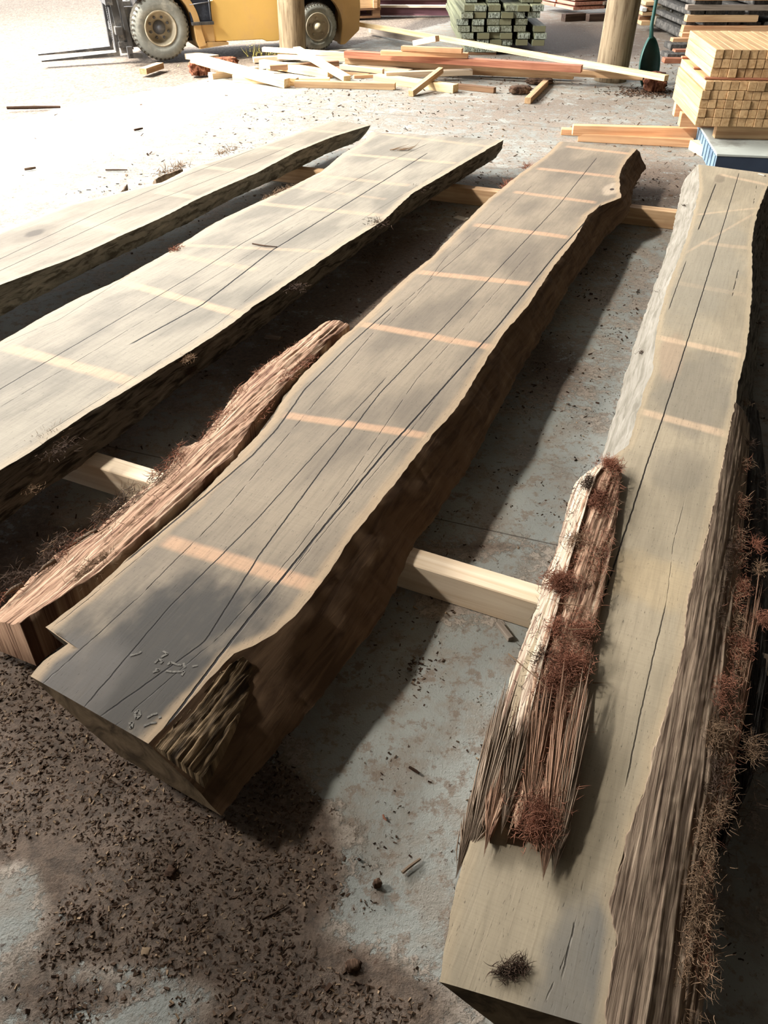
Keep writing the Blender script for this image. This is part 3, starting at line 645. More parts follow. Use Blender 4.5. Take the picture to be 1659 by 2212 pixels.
for (x, y, n, ra, L, mt, al) in ((1318, 1005, 300, .022, .03, 'fibre_red', .01), (1290, 1080, 240, .016, .03, 'fibre_red', .04), (1270, 1045, 120, .014, .03, 'fibre_dark', .03), (1208, 1262, 520, .026, .034, 'fibre_red', .02), (1240, 1170, 90, .018, .03, 'fibre_tan', .03),
        (1258, 1365, 160, .02, .03, 'fibre_red', .01), (1200, 1360, 120, .02, .028, 'fibre_red', .03), (1230, 1440, 480, .028, .034, 'fibre_red', .02), (1195, 1480, 240, .024, .034, 'fibre_red', .03), (1212, 1570, 260, .014, .030, 'fibre_red', .05),
        (1160, 1775, 520, .022, .034, 'fibre_red', .03), (1160, 1420, 60, .02, .03, 'fibre_dark', .03), (1172, 1520, 110, .014, .03, 'fibre_dark', .02)):
    tuft('fibre_clump', r4, G(x, y, zt+.005), n, ra, L, .00085, M[mt], .7, dd4, al, 1.3)
tuft('fibre_clump', r4, G(1105, 2095, ZT), 110, .010, .030, .0008, M['fibre_dark'], .6, (.95, .3), .022)
cLo, cLm, cLr = C(ax4, Lo, .2), C(ax4, Lm, .24), C(ax4, Lr, .24)
ua, ub = ax4.uv(G(1150, 1760, .24))[0], ax4.uv(G(1300, 1000, .24))[0]
loose(r4, ax4, cLm, cLr, .245, 2200, .024, .0007, 'fibre_red', ua, ub); loose(r4, ax4, cLm, cLr, .245, 900, .024, .0007, 'fibre_tan', ua, ub)
loose(r4, ax4, cLo, cLm, .225, 500, .02, .0007, 'fibre_dark', ua, ub)
mb = MB()
for (x0, y0, x1, y1, z) in ((1098, 1412, 1182, 1484, .27), (1205, 1303, 1290, 1313, .265), (1150, 1450, 1178, 1490, .262), (1280, 1475, 1310, 1476, .224), (1228, 1360, 1290, 1358, .26)):
    strand(mb, G(x0, y0, z), G(x1, y1, z)-G(x0, y0, z), (G(x1, y1, z)-G(x0, y0, z)).length, .0018, .03)
child(mb.build('bark_fibre', M['fibre_tan'], smooth=True, fixn=False), r4)
# right brown bark shoulder
Rr = [(1500, 2330), (1508, 2212), (1527, 2107), (1536, 1934), (1545, 1801), (1577, 1732), (1592, 1600), (1600, 1504), (1592, 1420), (1594, 1350), (1600, 1250), (1606, 1119), (1616, 1004), (1620, 930), (1618, 878)]
crr = C(ax4, Rr, .15); ctr = C(ax4, TRp, ZT)
un = ax4.uv(G(1400, 2300, ZT))[0]
ribbon('bark_shoulder', ax4, shift(ctr, -.002), crr, ZT+.002, (np.array([-.3, 1.0, 2.2]), np.array([.17, .16, .15])), M['bark_brown'], r4, 420, 34, .0065, .012, base=.12, seed=41, grow=.25, umin=un, umax=ax4.uv(G(1600, 872, ZT))[0], freq=60)
Ro = [(1560, 1830), (1620, 1700), (1655, 1600), (1668, 1450), (1672, 1300), (1662, 1150), (1655, 1000), (1640, 880)]
ribbon('bark_flake', ax4, shift(crr, -.01), C(ax4, Ro, .10), .145, .09, M['bark_dark'], r4, 200, 16, .012, .0, base=.06, seed=43, umin=ax4.uv(G(1560, 1800, .1))[0], umax=ax4.uv(G(1640, 880, .1))[0], fray=.05)
tail(1600, 1480, 1560, 1740, 60, .020, 'bark_red', .16, .15)
tail(1625, 1560, 1600, 1730, 60, .020, 'bark_dark', .14, .13)
for (x, y, n, ra, L, mt, al) in ((1600, 872, 110, .020, .030, 'fibre_tan', .005), (1570, 1200, 140, .018, .028, 'fibre_dark', .08), (1545, 1300, 120, .018, .028, 'fibre_dark', .08), (1605, 1270, 90, .014, .03, 'fibre_red', .03), (1603, 1400, 160, .016, .03, 'fibre_red', .02), (1560, 1500, 180, .024, .03, 'fibre_red', .05),
        (1540, 1590, 170, .020, .045, 'fibre_tan', .03), (1590, 1350, 60, .01, .03, 'fibre_tan', .04), (1635, 1180, 50, .012, .045, 'fibre_red', .02), (1640, 1230, 40, .012, .045, 'fibre_tan', .02), (1650, 1340, 90, .014, .04, 'fibre_red', .02), (1545, 1680, 90, .02, .03, 'fibre_dark', .05),
        (1520, 1800, 70, .016, .026, 'fibre_tan', .04), (1505, 1920, 110, .018, .024, 'fibre_tan', .03), (1495, 1990, 70, .014, .024, 'fibre_tan', .03), (1480, 2080, 60, .014, .022, 'fibre_tan', .04), (1620, 960, 30, .01, .05, 'fibre_dark', .01),
        (1625, 1620, 60, .014, .06, 'fibre_tan', .03), (1450, 1600, 60, .02, .02, 'fibre_dark', .1), (1560, 1760, 50, .016, .03, 'fibre_tan', .03), (1535, 1870, 50, .016, .028, 'fibre_tan', .04), (1525, 2010, 34, .014, .030, 'fibre_tan', .04), (1530, 2120, 24, .014, .04, 'fibre_tan', .03)):
    tuft('fibre_clump', r4, G(x, y, .19 if x < 1580 else .17), n, ra, L, .0008, M[mt], .6, dd4, al, 1.2)
ub2 = ax4.uv(G(1600, 1000, .16))[0]
loose(r4, ax4, shift(crr, -.07), crr, .175, 2600, .024, .0007, 'fibre_red', un+.15, ub2, .5, .9); loose(r4, ax4, shift(crr, -.10), shift(crr, .01), .18, 2400, .022, .0007, 'fibre_tan', un+.05, ub2, .5, .9)
loose(r4, ax4, shift(crr, -.02), shift(crr, .06), .13, 1200, .035, .0008, 'fibre_dark', un+.4, ub2, .6, .9)
for (x, y) in ((1385, 762), (1425, 632), (1478, 445), (1640, 700)):
    tuft('fibre_clump', r4, G(x, y, .17), 18, .01, .025, .0011, M['fibre_dark'], .5, dd4, .01)

# ------------------------------------------------------------------ planks
def plank(name, label, cat, p0, p1, w, h, mat, group=None, roll=0, bev=.003, endm=None):
    """rectangular timber between two end points (bottom centre line)"""
    p0, p1 = Vector(p0), Vector(p1); d = p1-p0; L = d.length
    mb = MB(); mb.box(-L/2, L/2, -w/2, w/2, 0, h)
    if endm: mb.m[0] = mb.m[1] = 1
    mats = [mat] + ([endm] if endm else [])
    o = mb.build(name, mats, bevel=bev)
    o.location = (p0+p1)/2; yaw = math.atan2(d.y, d.x); pitch = -math.asin(max(-1, min(1, d.z/L)))
    o.rotation_euler = (roll, pitch, yaw)
    return tag(o, label, cat, group)
M['pale'] = timber('pale_pine', (216, 198, 172), (198, 174, 144), streak=.3)
M['pale2'] = timber('pale_pine_light', (240, 214, 168), (214, 180, 128))
M['orange'] = timber('orange_sawn_timber', (216, 172, 130), (190, 138, 98))
M['redbrown'] = timber('red_sawn_timber', (186, 128, 98), (150, 94, 72))
M['tan'] = timber('tan_sawn_timber', (200, 168, 128), (168, 132, 96))
M['greyplank'] = timber('grey_weathered_timber', (150, 138, 124), (116, 104, 92))
M['brownplank'] = timber('brown_weathered_timber', (140, 108, 80), (104, 76, 56))
# bearers under the slabs
bA0, bA1 = Vector((-1.75, 2.665, 0)), Vector((1.10, 1.31, 0))
plank('bearer', 'pale squared bearer under the near ends of the slabs', 'bearer', bA0+Vector((0, -.035, .0)), bA1+Vector((0, -.035, .0)), .075, .10, M['pale'])
bB0, bB1 = Vector((-1.05, 6.10, 0)), Vector((2.5, 4.63, 0))
plank('bearer', 'squared bearer crossing under the far ends of the slabs', 'bearer', bB0+Vector((0, -.03, 0)), bB1+Vector((0, -.03, 0)), .075, .10, M['tan'])

# ------------------------------------------------------------------ scattered timber pile
WH = .055
pile = [  # x0,y0,z0, x1,y1,z1, w,h, material, label   (pixel of the lower front edge of each end)
 (411, 136, .13, 614, 191, .0, .10, .085, 'pale2', 'thick sunlit white beam resting on the red bark chunk, its dark end towards the slabs'),
 (460, 172, 0, 560, 158, .0, .09, .06, 'pale', 'short piece poking out left below the thick white beam'),
 (503, 178, 0, 640, 186, 0, .08, .07, 'pale2', 'low pale piece lying under the front of the thick white beam'),
 (636, 189, 0, 853, 195, 0, .08, .06, 'tan', 'tan board lying nearest the viewer left of the crossing stick'),
 (584, 153, .03, 733, 143, .06, .06, .05, 'brownplank', 'brown shaded board under the diagonal white plank'),
 (566, 112, .10, 905, 133, .06, .07, .045, 'pale', 'thin pale board starting in front of the left pole'),
 (633, 112, .17, 742, 176, .02, .09, .05, 'pale2', 'white plank slanting down towards the viewer over the heap'),
 (560, 146, .02, 708, 170, .0, .09, .075, 'pale2', 'white block-ended beam ending left of the slanting plank foot'),
 (549, 136, .0, 640, 128, .02, .10, .05, 'pale', 'pale board lying at the left rear of the heap'),
 (575, 152, 0, 690, 158, 0, .08, .05, 'pale2', 'sunlit board lying between the brown board and the thick beam'),
 (733, 150, .05, 826, 160, .03, .06, .045, 'pale', 'short pale board right of the slanting plank'),
 (728, 160, .0, 795, 166, .0, .05, .03, 'tan', 'thin low batten right of the slanting plank foot'),
 (765, 170, 0, 842, 167, .0, .06, .03, 'orange', 'thin orange batten at the middle of the heap'),
 (834, 170, .05, 1021, 163, .05, .09, .055, 'pale', 'pale board whose end sticks out right behind the crossing stick'),
 (806, 178, .0, 978, 202, .0, .10, .075, 'pale2', 'white board passing under the crossing stick'),
 (893, 209, .0, 958, 158, .12, .055, .055, 'tan', 'short square stick crossing over the front boards'),
 (936, 188, 0, 1066, 202, 0, .06, .05, 'brownplank', 'low brown board right of the crossing stick'),
 (600, 128, .03, 760, 134, .03, .09, .05, 'pale', 'pale board in front of the left pole foot'),
 (740, 146, .03, 882, 163, .03, .09, .05, 'pale', 'pale board slanting right in the middle of the heap'),
 (545, 180, 0, 712, 180, 0, .09, .045, 'pale2', 'pale low board ending beside the slanting plank foot'),
 (743, 125, .15, 1254, 158, .15, .10, .065, 'redbrown', 'long red-brown plank, tallest layer at the back of the heap'),
 (745, 138, .08, 1388, 174, .08, .11, .06, 'tan', 'longest tan plank, reaching right as far as the scoop'),
 (800, 152, .02, 1238, 172, .02, .10, .06, 'tan', 'lowest long tan plank at the back of the heap'),
 (670, 150, .0, 900, 156, .0, .12, .02, 'redbrown', 'flat reddish board in shade under the heap'),
 (822, 120, .22, 1010, 126, .22, .08, .045, 'orange', 'orange board with a splintered right end on the red plank'),
 (866, 110, .27, 997, 116, .27, .07, .045, 'orange', 'short orange board, topmost on the heap'),
 (892, 100, .25, 941, 90, .33, .06, .055, 'pale', 'stubby pale stick standing proud behind the topmost board'),
 (796, 74, .0, 912, 94, .08, .06, .07, 'greyplank', 'grey plank behind the heap'),
 (756, 54, .22, 1434, 176, .16, .07, .05, 'pale2', 'very long thin pale plank reaching from the yellow truck to the scoop'),
 (1146, 225, 0, 1184, 186, 0, .06, .055, 'tan', 'single short stick lying on the floor right of the heap'),
 (318, 161, .0, 355, 148, .0, .09, .06, 'tan', 'small offcut lying by the front tyre of the yellow truck'),
 (400, 128, .0, 450, 134, .02, .16, .06, 'pale', 'short wide board behind the red bark chunk'),
]
for (x0, y0, z0, x1, y1, z1, w, h, mt, lb) in pile:
    a, b = G(x0, y0, z0), G(x1, y1, z1); d = (b-a).normalized(); n_ = Vector((-d.y, d.x, 0)); n_ = n_ if n_.y > 0 else -n_
    plank('loose_board', lb, 'board', a + n_*w/2, b + n_*w/2, w, h, M[mt], 'loose boards heaped on the floor', bev=.002)

def lump(name, label, cat, c, sx, sy, sz, mat, rz=0, amp=.25, freq=3, streak=None, sub=4, group=None, parent=None):
    bm = bmesh.new(); bmesh.ops.create_cube(bm, size=2)
    bmesh.ops.subdivide_edges(bm, edges=bm.edges[:], cuts=2**sub//2, use_grid_fill=True)
    for v in bm.verts:
        p = v.co.copy(); q = p.normalized()*1.15; p = p.lerp(q, .45)
        s_ = Vector((p.x*freq, p.y*freq, p.z*freq*(.25 if streak else 1))) + Vector(c)*7
        k = 1 + amp*(noise.noise(s_) + .5*noise.noise(s_*2.3) + .3*noise.noise(s_*5))
        v.co = Vector((p.x*k*sx/2, p.y*k*sy/2, (p.z*(1+amp*.3*noise.noise(s_)) + 1)*sz/2))
    me = bpy.data.meshes.new(name); bm.to_mesh(me); bm.free()
    mn = min(v.co.z for v in me.vertices)
    for v in me.vertices: v.co.z -= mn
    me.polygons.foreach_set('use_smooth', [True]*len(me.polygons))
    o = link(name, me, [mat]); o.location = c; o.rotation_euler = (0, 0, rz)
    return tag(o, label, cat, group)
M['bark_lump'] = rough_mat('red_bark_lump', (66, 36, 26), (118, 74, 54), (160, 116, 88), 40, 8, 1, .02, coords='obj')
M['dark_lump'] = rough_mat('dark_bark_lump', (52, 38, 30), (90, 70, 56), (128, 108, 90), 30, 12, 1, .015, coords='obj')
lump('bark_chunk', 'red-brown bark chunk under the end of the thick white beam', 'bark chunk', G(432, 163), .20, .20, .13, M['bark_lump'], .4, .3, 5, True)
lump('bark_chunk', 'smaller red-brown bark chunk just behind the thick white beam', 'bark chunk', G(488, 144), .26, .16, .09, M['bark_lump'], .1, .3, 5, True)
o = lump('bark_chunk', 'crumbling red-brown bark lump holding up the right end of the long thin plank', 'bark chunk', G(1412, 198), .19, .16, .17, M['bark_lump'], 0, .3, 5)
lump('bark_chunk', 'dark lump of bark left of the short stick on the floor', 'bark chunk', G(1123, 203), .20, .11, .07, M['dark_lump'], .1, .35, 3)
lump('bark_chunk', 'flat dark bark piece touching the far end of the short stick', 'bark chunk', G(1165, 182), .26, .13, .05, M['dark_lump'], 0, .35, 3)
mb = MB()
for k in range(420):
    p = G(random.gauss(1395, 36), random.gauss(200, 5), .003); a = random.random()*3.14; L = random.uniform(.01, .05)
    d = Vector((math.cos(a), math.sin(a), random.uniform(0, .4)))*L; mb.tube([p, p+d], [.004, .002], 4)
tag(mb.build('bark_litter', M['dark_lump'], fixn=False), 'red-brown bark crumbs around the scoop foot', 'litter', kind='stuff')
# weed by the left pole
r = empty('weed', G(552, 122)); tag(r, 'small yellow-green weed growing beside the left pole', 'weed')
M['weed'] = plain('weed_green', (170, 160, 84), .8, bump=0)
mb = MB()
for k in range(26):
    x = random.uniform(-.1, .35); strand(mb, (x, random.uniform(-.05, .05), 0), (random.gauss(0, .5), random.gauss(0, .3), 1), random.uniform(.05, .17 if x < .1 else .08), .003, .5)
o = mb.build('stem', M['weed'], r, fixn=False)
mb = MB()
for k in range(70):
    x = random.uniform(-.1, .35); p = Vector((x+random.gauss(0, .02), random.gauss(0, .03), random.uniform(.02, .14 if x < .1 else .07))); a = random.random()*6.28; d = Vector((math.cos(a), math.sin(a), .5))*.018; n_ = Vector((-d.y, d.x, 0))*.4
    mb.add([p-n_, p+d*.5-n_*.2, p+d, p+n_], [(0, 1, 2, 3)])
mb.build('leaf', M['weed'], r, fixn=False)

# ------------------------------------------------------------------ pillars
t = NT('peeled_pole'); v = t.coord(); g = t.noise(t.scale(v, (26, 26, 2.2)), 1, 5, .6, .5); b2 = t.noise(t.scale(v, (5, 5, 2)), 1, 3)
c_ = t.mix(t.ramp(g, .33, .6), lin((98, 82, 62)), lin((144, 128, 103))); c_ = t.mix(t.ramp(b2, .5, .75, a=0, b=.5), c_, lin((122, 106, 84)))
c_ = t.mix(t.ramp(t.noise(t.scale(v, (60, 60, 10)), 1, 3), .66, .71, a=0, b=.6), c_, lin((70, 56, 44)))
t.color(c_); t.bump(g, .6, .006); M['pole'] = t.mat
def pillar(base, r0, lean, label, h=8.0):
    mb = MB(); prof = []; n = 26
    pts = [Vector((base.x + lean[0]*z, base.y + lean[1]*z, z)) for z in np.linspace(0, h, n)]
    mb.tube(pts, [r0*(1 - .022*z) * (1+.015*noise.noise((z*2, base.x, 0))) for z in np.linspace(0, h, n)], 36)
    o = mb.build('pillar', M['pole'], smooth=True); tag(o, label, 'pole', kind='structure')
    bm = bmesh.new(); bm.from_mesh(o.data)
    for e in bm.edges:
        if any(len(f.verts) > 4 for f in e.link_faces): e.smooth = False
    bm.to_mesh(o.data); bm.free()
pillar(Vector((-1.125, 11.43, 0)), .165, (.012, 0), 'round timber pole holding the roof in front of the yellow truck')
pillar(G(1325, 180)+Vector((0, .16, 0)), .170, (.03, 0), 'round timber pole holding the roof behind the scoop')

# ------------------------------------------------------------------ scoop on a long handle
M['green'] = plain('green_painted_steel', (34, 84, 76), .5, 0, .15, 5, .1, dirt=(60, 104, 94), spec=.5)
M['green_in'] = plain('worn_dark_blade', (44, 66, 62), .6, .2, .2, 5, .1)
sc = G(1393, 190); r = empty('long_handled_scoop', sc); tag(r, 'green long-handled scoop standing on its tip against the right pole', 'scoop')
bm = bmesh.new(); nu_, nv_ = 16, 20; R_ = []
for i in range(nu_+1):
    row = []
    for j in range(nv_+1):
        h = i/nu_; s = -1 + 2*j/nv_
        w = .165*math.sin(math.pi*min(1, (.10+h*.9)))**.6*(1 - .25*h) + .004
        z = .02 + .44*h; depth = .13*(1-s*s)*math.sin(math.pi*min(1, .1+h*.85))**.6
        lx = s*w; ly = depth
        row.append(bm.verts.new((lx*.78 - ly*.35 - .03*h + .03, ly*.8 + lx*.45 + .05*h, z)))
    R_.append(row)
for i in range(nu_):
    for j in range(nv_): bm.faces.new((R_[i][j], R_[i][j+1], R_[i+1][j+1], R_[i+1][j]))
me = bpy.data.meshes.new('blade'); bm.to_mesh(me); bm.free(); me.polygons.foreach_set('use_smooth', [True]*len(me.polygons))
o = link('blade', me, [M['green']], r); md = o.modifiers.new('s', 'SOLIDIFY'); md.thickness = .006
rp = [tuple(R0) for R0 in []]
mb = MB(); rim = []
for i in range(nu_+1):
    h = i/nu_; w = .165*math.sin(math.pi*min(1, (.10+h*.9)))**.6*(1-.25*h)+.004; z = .02+.44*h
    rim.append(Vector((-w*.78-.03*h+.03, -w*.45+.05*h, z)))
rim2 = [Vector((2*(-.03*h_+.03)-p.x, 2*(.05*h_)-p.y, p.z)) for p, h_ in zip(rim, [i/nu_ for i in range(nu_+1)])]
mb.tube(rim + rim2[::-1], .006, 6); mb.build('rim', M['green'], r, smooth=True)
mb = MB(); mb.tube([(-.01, .05, .44), (-.02, .08, .56), (-.0, .12, 1.0), (.02, .2, 1.75)], [.022, .018, .017, .017], 12)
mb.tube([(-.07, .2, 1.75), (.11, .2, 1.75)], .017, 10); mb.build('handle', M['green'], r, smooth=True)

# ------------------------------------------------------------------ yellow truck (forklift)
fo = Vector((-2.694, 11.021, 0)); fax = Vector((.9205, .3908, 0)); fr = math.atan2(fax.y, fax.x)
T = empty('forklift', fo, fr); tag(T, 'yellow forklift truck with dusty grey tyres parked outside, forks to the left', 'forklift')
# local: x rearwards, y away from the viewer, z up ; outer wheel plane y=0
M['yellow'] = plain('yellow_paint', (236, 196, 112), .45, 0, .05, 1.5, .05, dirt=(226, 186, 118), spec=.4)
M['yellow_d'] = plain('dusty_yellow_paint', (208, 170, 112), .7, 0, .1, 3, .1, dirt=(176, 146, 108))
M['blackm'] = plain('dark_chassis', (44, 44, 48), .7, .1, .2, 5, .1, dirt=(80, 76, 72))
M['steel'] = plain('worn_steel', (104, 104, 104), .5, .6, .2, 8, .15, dirt=(150, 146, 138))
M['tyre'] = plain('dusty_tyre', (150, 152, 144), .95, 0, .12, 9, .3, dirt=(174, 172, 160), spec=.05)
M['tread'] = plain('tyre_tread', (96, 92, 84), .95, 0, .2, 9, .4, dirt=(150, 142, 126), spec=.05)
M['rim'] = plain('dusty_wheel_rim', (188, 176, 150), .6, .1, .12, 7, .1, dirt=(214, 206, 190))
M['hub'] = plain('hub_cap', (116, 118, 122), .5, .3, .1, 7, .1)
M['glass'] = plain('step_well_panel', (34, 42, 56), .5, 0, .2, 12, .1, dirt=(54, 62, 74), spec=.3)
Y = -1   # towards viewer
def wheel(name, x, z, R, rr, w, y0, deep, bolts):
    tw = MB()
    def jit(i, k): return 1 + (.012 if (i in (3, 4) and k % 2 == 0) else 0)
    prof = [(rr, w*.04), (rr+.03*R, 0), (R*.90, w*.02), (R*.985, w*.13), (R, w*.3), (R, w*.7), (R*.985, w*.87), (R*.88, w), (rr, w*.97)]
    tw.lathe(prof[:4], (x, y0, z), (0, 1, 0), 72, 0); tw.lathe(prof[3:6], (x, y0, z), (0, 1, 0), 72, 1, jitter=lambda i, k: 1+.012*(k % 2)); tw.lathe(prof[5:], (x, y0, z), (0, 1, 0), 72, 1)
    n = 40
    for k in range(n):       # shoulder lugs
        a = 2*math.pi*k/n; c, s = math.cos(a), math.sin(a); t0 = Vector((-s, 0, c))
        for (r0, r1, ya, yb) in ((R*.93, R*1.012, .01, .30),):
            q = []
            for rad_, yy in ((r0, ya), (r1, ya+.13), (r1, yb)):
                for sg in (-1, 1): q.append(Vector((x+c*rad_, y0+w*yy, z+s*rad_)) + t0*sg*R*.03)
            tw.add(q, [(0, 1, 3, 2), (2, 3, 5, 4), (0, 2, 4), (1, 5, 3)], 1)
    tyre = tw.build(name, [M['tyre'], M['tread']], T, smooth=True, fixn=False)
    rm = MB(); rm.lathe([(rr+.004, w*.02), (rr*1.0, -.006), (rr*.93, -.004), (rr*.90, .02), (rr*.86, deep*.5), (rr*.80, deep), (rr*.30, deep), (0.001, deep)], (x, y0, z), (0, 1, 0), 56)
    rim_ = rm.build('wheel_rim', M['rim'], tyre, smooth=True, fixn=False)
    hb = MB(); hb.lathe([(rr*.40, deep), (rr*.38, deep-.03), (rr*.30, deep-.035), (rr*.27, deep-.06), (rr*.17, deep-.065), (rr*.16, deep-.075), (.001, deep-.076)], (x, y0, z), (0, 1, 0), 40)
    for k in range(bolts):
        a = 2*math.pi*k/bolts+.4; c = (x+math.cos(a)*rr*.6, y0, z+math.sin(a)*rr*.6); hb.lathe([(.016, deep+.001), (.016, deep-.018), (.001, deep-.02)], c, (0, 1, 0), 6)
    hb.build('hub', M['hub'] if deep > .06 else M['rim'], tyre, smooth=True, fixn=False)
wheel('front_tyre', .07, .335, .335, .185, .27, 0, .12, 8)
wheel('rear_tyre', 2.03, .262, .262, .155, .20, .02, .035, 5)
wheel('front_tyre', .07, .335, .335, .185, .27, .93, .06, 8)
wheel('rear_tyre', 2.03, .262, .262, .155, .20, .90, .035, 5)
mb = MB(); mb.prism([(.62, .20), (.70, .165), (1.30, .16), (1.36, .135), (1.50, .135), (1.56, .165), (1.78, .17), (1.80, .62), (1.90, .95), (1.2, 1.0), (.70, .58)], 'y', .03, 1.15)
mb.build('side_panel', M['yellow'], T, bevel=.008)
mb = MB()   # step well beside the fender
mb.box(.44, .69, .0, .06, .385, .62); mb.build('step_well', M['glass'], T)
mb = MB(); mb.box(.44, .70, -.035, .03, .352, .384)
for k in range(9): mb.box(.455+k*.027, .465+k*.027, -.04, -.034, .358, .378)
mb.build('step_plate', M['steel'], T)
mb = MB(); mb.tube([(.44, -.006, .56), (.70, -.006, .585)], .006, 6); mb.tube([(.672, -.006, .40), (.672, -.006, .62)], .006, 6); mb.build('hand_rail', M['hub'], T, smooth=True)
mb = MB()   # curved fender over the front tyre
outer = [(.07+math.cos(a)*.41, .335+math.sin(a)*.41) for a in np.linspace(-.18, 2.2, 22)]; inner = [(.07+math.cos(a)*.375, .335+math.sin(a)*.375) for a in np.linspace(2.2, -.18, 22)]
pts = [(.62, .13), (.50, .115)] + [(.475, .17)] + outer[0:1] + outer[1:] + inner + [(.455, .17), (.475, .10), (.62, .115)]
ol = [(.44, .17)] + [(.07+math.cos(a)*.39, .335+math.sin(a)*.39) for a in np.linspace(-.28, 2.1, 24)]
# arch band as a strip with depth
N_ = 24; vs = []; fs_ = []
arc = [(.50, .12), (.475, .19)] + [(.07+math.cos(a)*.40, .335+math.sin(a)*.40) for a in np.linspace(-.1, 2.3, N_)]
arc2 = [(.585, .14), (.565, .22)] + [(.07+math.cos(a)*.47, .335+math.sin(a)*.47) for a in np.linspace(.0, 2.3, N_)]
for k, (p_, q_) in enumerate(zip(arc, arc2)):
    for yy in (-.01, .32): vs += [(p_[0], yy, p_[1]), (q_[0], yy, q_[1])]
for k in range(len(arc)-1):
    a = 4*k; b = a+4; fs_ += [(a, a+1, b+1, b), (a+2, b+2, b+3, a+3), (a, b, b+2, a+2), (a+1, a+3, b+3, b+1)]
fs_ += [(0, 2, 3, 1), (len(vs)-4, len(vs)-3, len(vs)-1, len(vs)-2)]
mb.add(vs, fs_); mb.build('front_fender', M['yellow_d'], T, smooth=False)
mb = MB(); mb.prism([(.50, .10), (.86, .13), (.86, .155), (.60, .17)], 'y', 0, .9); mb.prism([(.52, .17), (.70, .17), (.70, .36), (.55, .36)], 'y', .02, .05); mb.build('fender_foot', M['yellow_d'], T)
mb = MB(); mb.box(.2, 2.4, .28, 1.05, .16, .75); mb.box(-.1, .4, .28, .95, .2, .9); mb.tube([(.07, .2, .33), (.07, 1.0, .33)], .09, 12); mb.tube([(2.03, .15, .262), (2.03, .95, .262)], .05, 12); mb.build('chassis', M['blackm'], T)
mb = MB()   # counterweight with wheel arch
arcw = [(2.03+math.cos(a)*.34, .28+math.sin(a)*.34) for a in np.linspace(math.pi*.95, -.25, 18)]
mb.prism([(1.68, .62), (1.70, .40)] + arcw + [(2.33, .05), (2.40, .05), (2.60, .20), (2.62, .45), (2.60, .95), (2.5, 1.02), (1.80, 1.0)], 'y', .04, .16)
mb.prism([(2.36, .05), (2.60, .20), (2.62, .45), (2.60, .95), (2.5, 1.02), (2.36, 1.02)], 'y', .16, 1.0)
mb.prism([(1.68, .62), (2.40, .64), (2.40, 1.02), (1.80, 1.0)], 'y', .16, 1.1)
mb.build('counterweight', M['yellow_d'], T, bevel=.01)
mb = MB()
for yy in (.18, .82):
    mb.prism([(-.40, .08), (-.32, .08), (-.46, 1.9), (-.54, 1.9)], 'y', yy, yy+.05); mb.prism([(-.31, .12), (-.26, .12), (-.40, 1.9), (-.45, 1.9)], 'y', yy-.04, yy+.10)
    mb.box(-.42, -.20, yy-.02, yy+.1, .14, .20); mb.box(-.34, -.12, yy, yy+.06, .16, .55)
mb.box(-.44, -.36, .1, 1.0, .28, .36); mb.box(-.50, -.42, .1, 1.0, .58, .66); mb.box(-.52, -.47, .1, 1.0, 1.75, 1.88); mb.tube([(-.33, .5, .3), (-.44, .5, 1.7)], .035, 10)
mb.build('mast', M['steel'], T)
mb = MB(); zs = np.linspace(.14, 1.4, 60)
for k, z in enumerate(zs): mb.box(-.45-.08*z/1.9, -.415-.08*z/1.9, .36, .40, z, z+.014)
mb.build('lift_chain', M['steel'], T)
for yy in (.22, .74):
    mb = MB(); mb.prism([(-.42, .05), (-1.32, .035), (-1.32, .05), (-.46, .09), (-.46, .55), (-.42, .55)], 'y', yy, yy+.10); mb.build('fork', M['steel'], T)
mb = MB(); mb.box(-.34, -.20, -.03, .02, .05, .10); mb.box(-.36, -.30, -.03, .02, .05, .17); mb.build('mast_foot', M['steel'], T)
mb = MB()
for x, yy in ((.55, .12), (.55, .98), (1.75, .12), (1.75, .98)): mb.box(x, x+.06, yy, yy+.06, .9, 2.05)
for k in range(9): mb.box(.5, 1.85, .12+k*.112, .15+k*.112, 2.05, 2.09)
mb.build('overhead_guard', M['blackm'], T)
mb = MB(); mb.box(1.0, 1.45, .35, .8, 1.0, 1.12); mb.box(1.40, 1.52, .35, .8, 1.1, 1.5); mb.build('seat', M['blackm'], T, bevel=.02)

# ------------------------------------------------------------------ crate on a pallet behind the truck
ca = G(783, 44); cb = G(833, 40); d_ = (cb-ca); 
K = empty('pallet_crate', G(800, 46)+Vector((-.25, .35, 0)), .28); tag(K, 'weathered boarded crate on a pallet behind the yellow truck', 'crate')
for k in range(4): mb = MB(); mb.box(-.65, .42, -.005, .03, .14+k*.155, .285+k*.155); mb.build('board', M['brownplank'] if k % 2 else M['tan'], K, bevel=.002)
for k in range(4): mb = MB(); mb.box(.39, .425, .03, .9, .14+k*.155, .285+k*.155); mb.build('board', M['tan'] if k % 2 else M['brownplank'], K, bevel=.002)
for x in (.30, -.62): mb = MB(); mb.box(x, x+.06, -.04, -.006, .14, .76); mb.build('corner_post', M['tan'], K)
mb = MB()
for x in (-.62, -.15, .30):
    for y in (0, .4, .78): mb.box(x, x+.12, y, y+.1, .03, .11)
for y in (0, .4, .78): mb.box(-.65, .43, y, y+.1, 0, .03)
mb.box(-.65, .43, -.01, .9, .11, .138); mb.build('pallet_base', M['brownplank'], K)

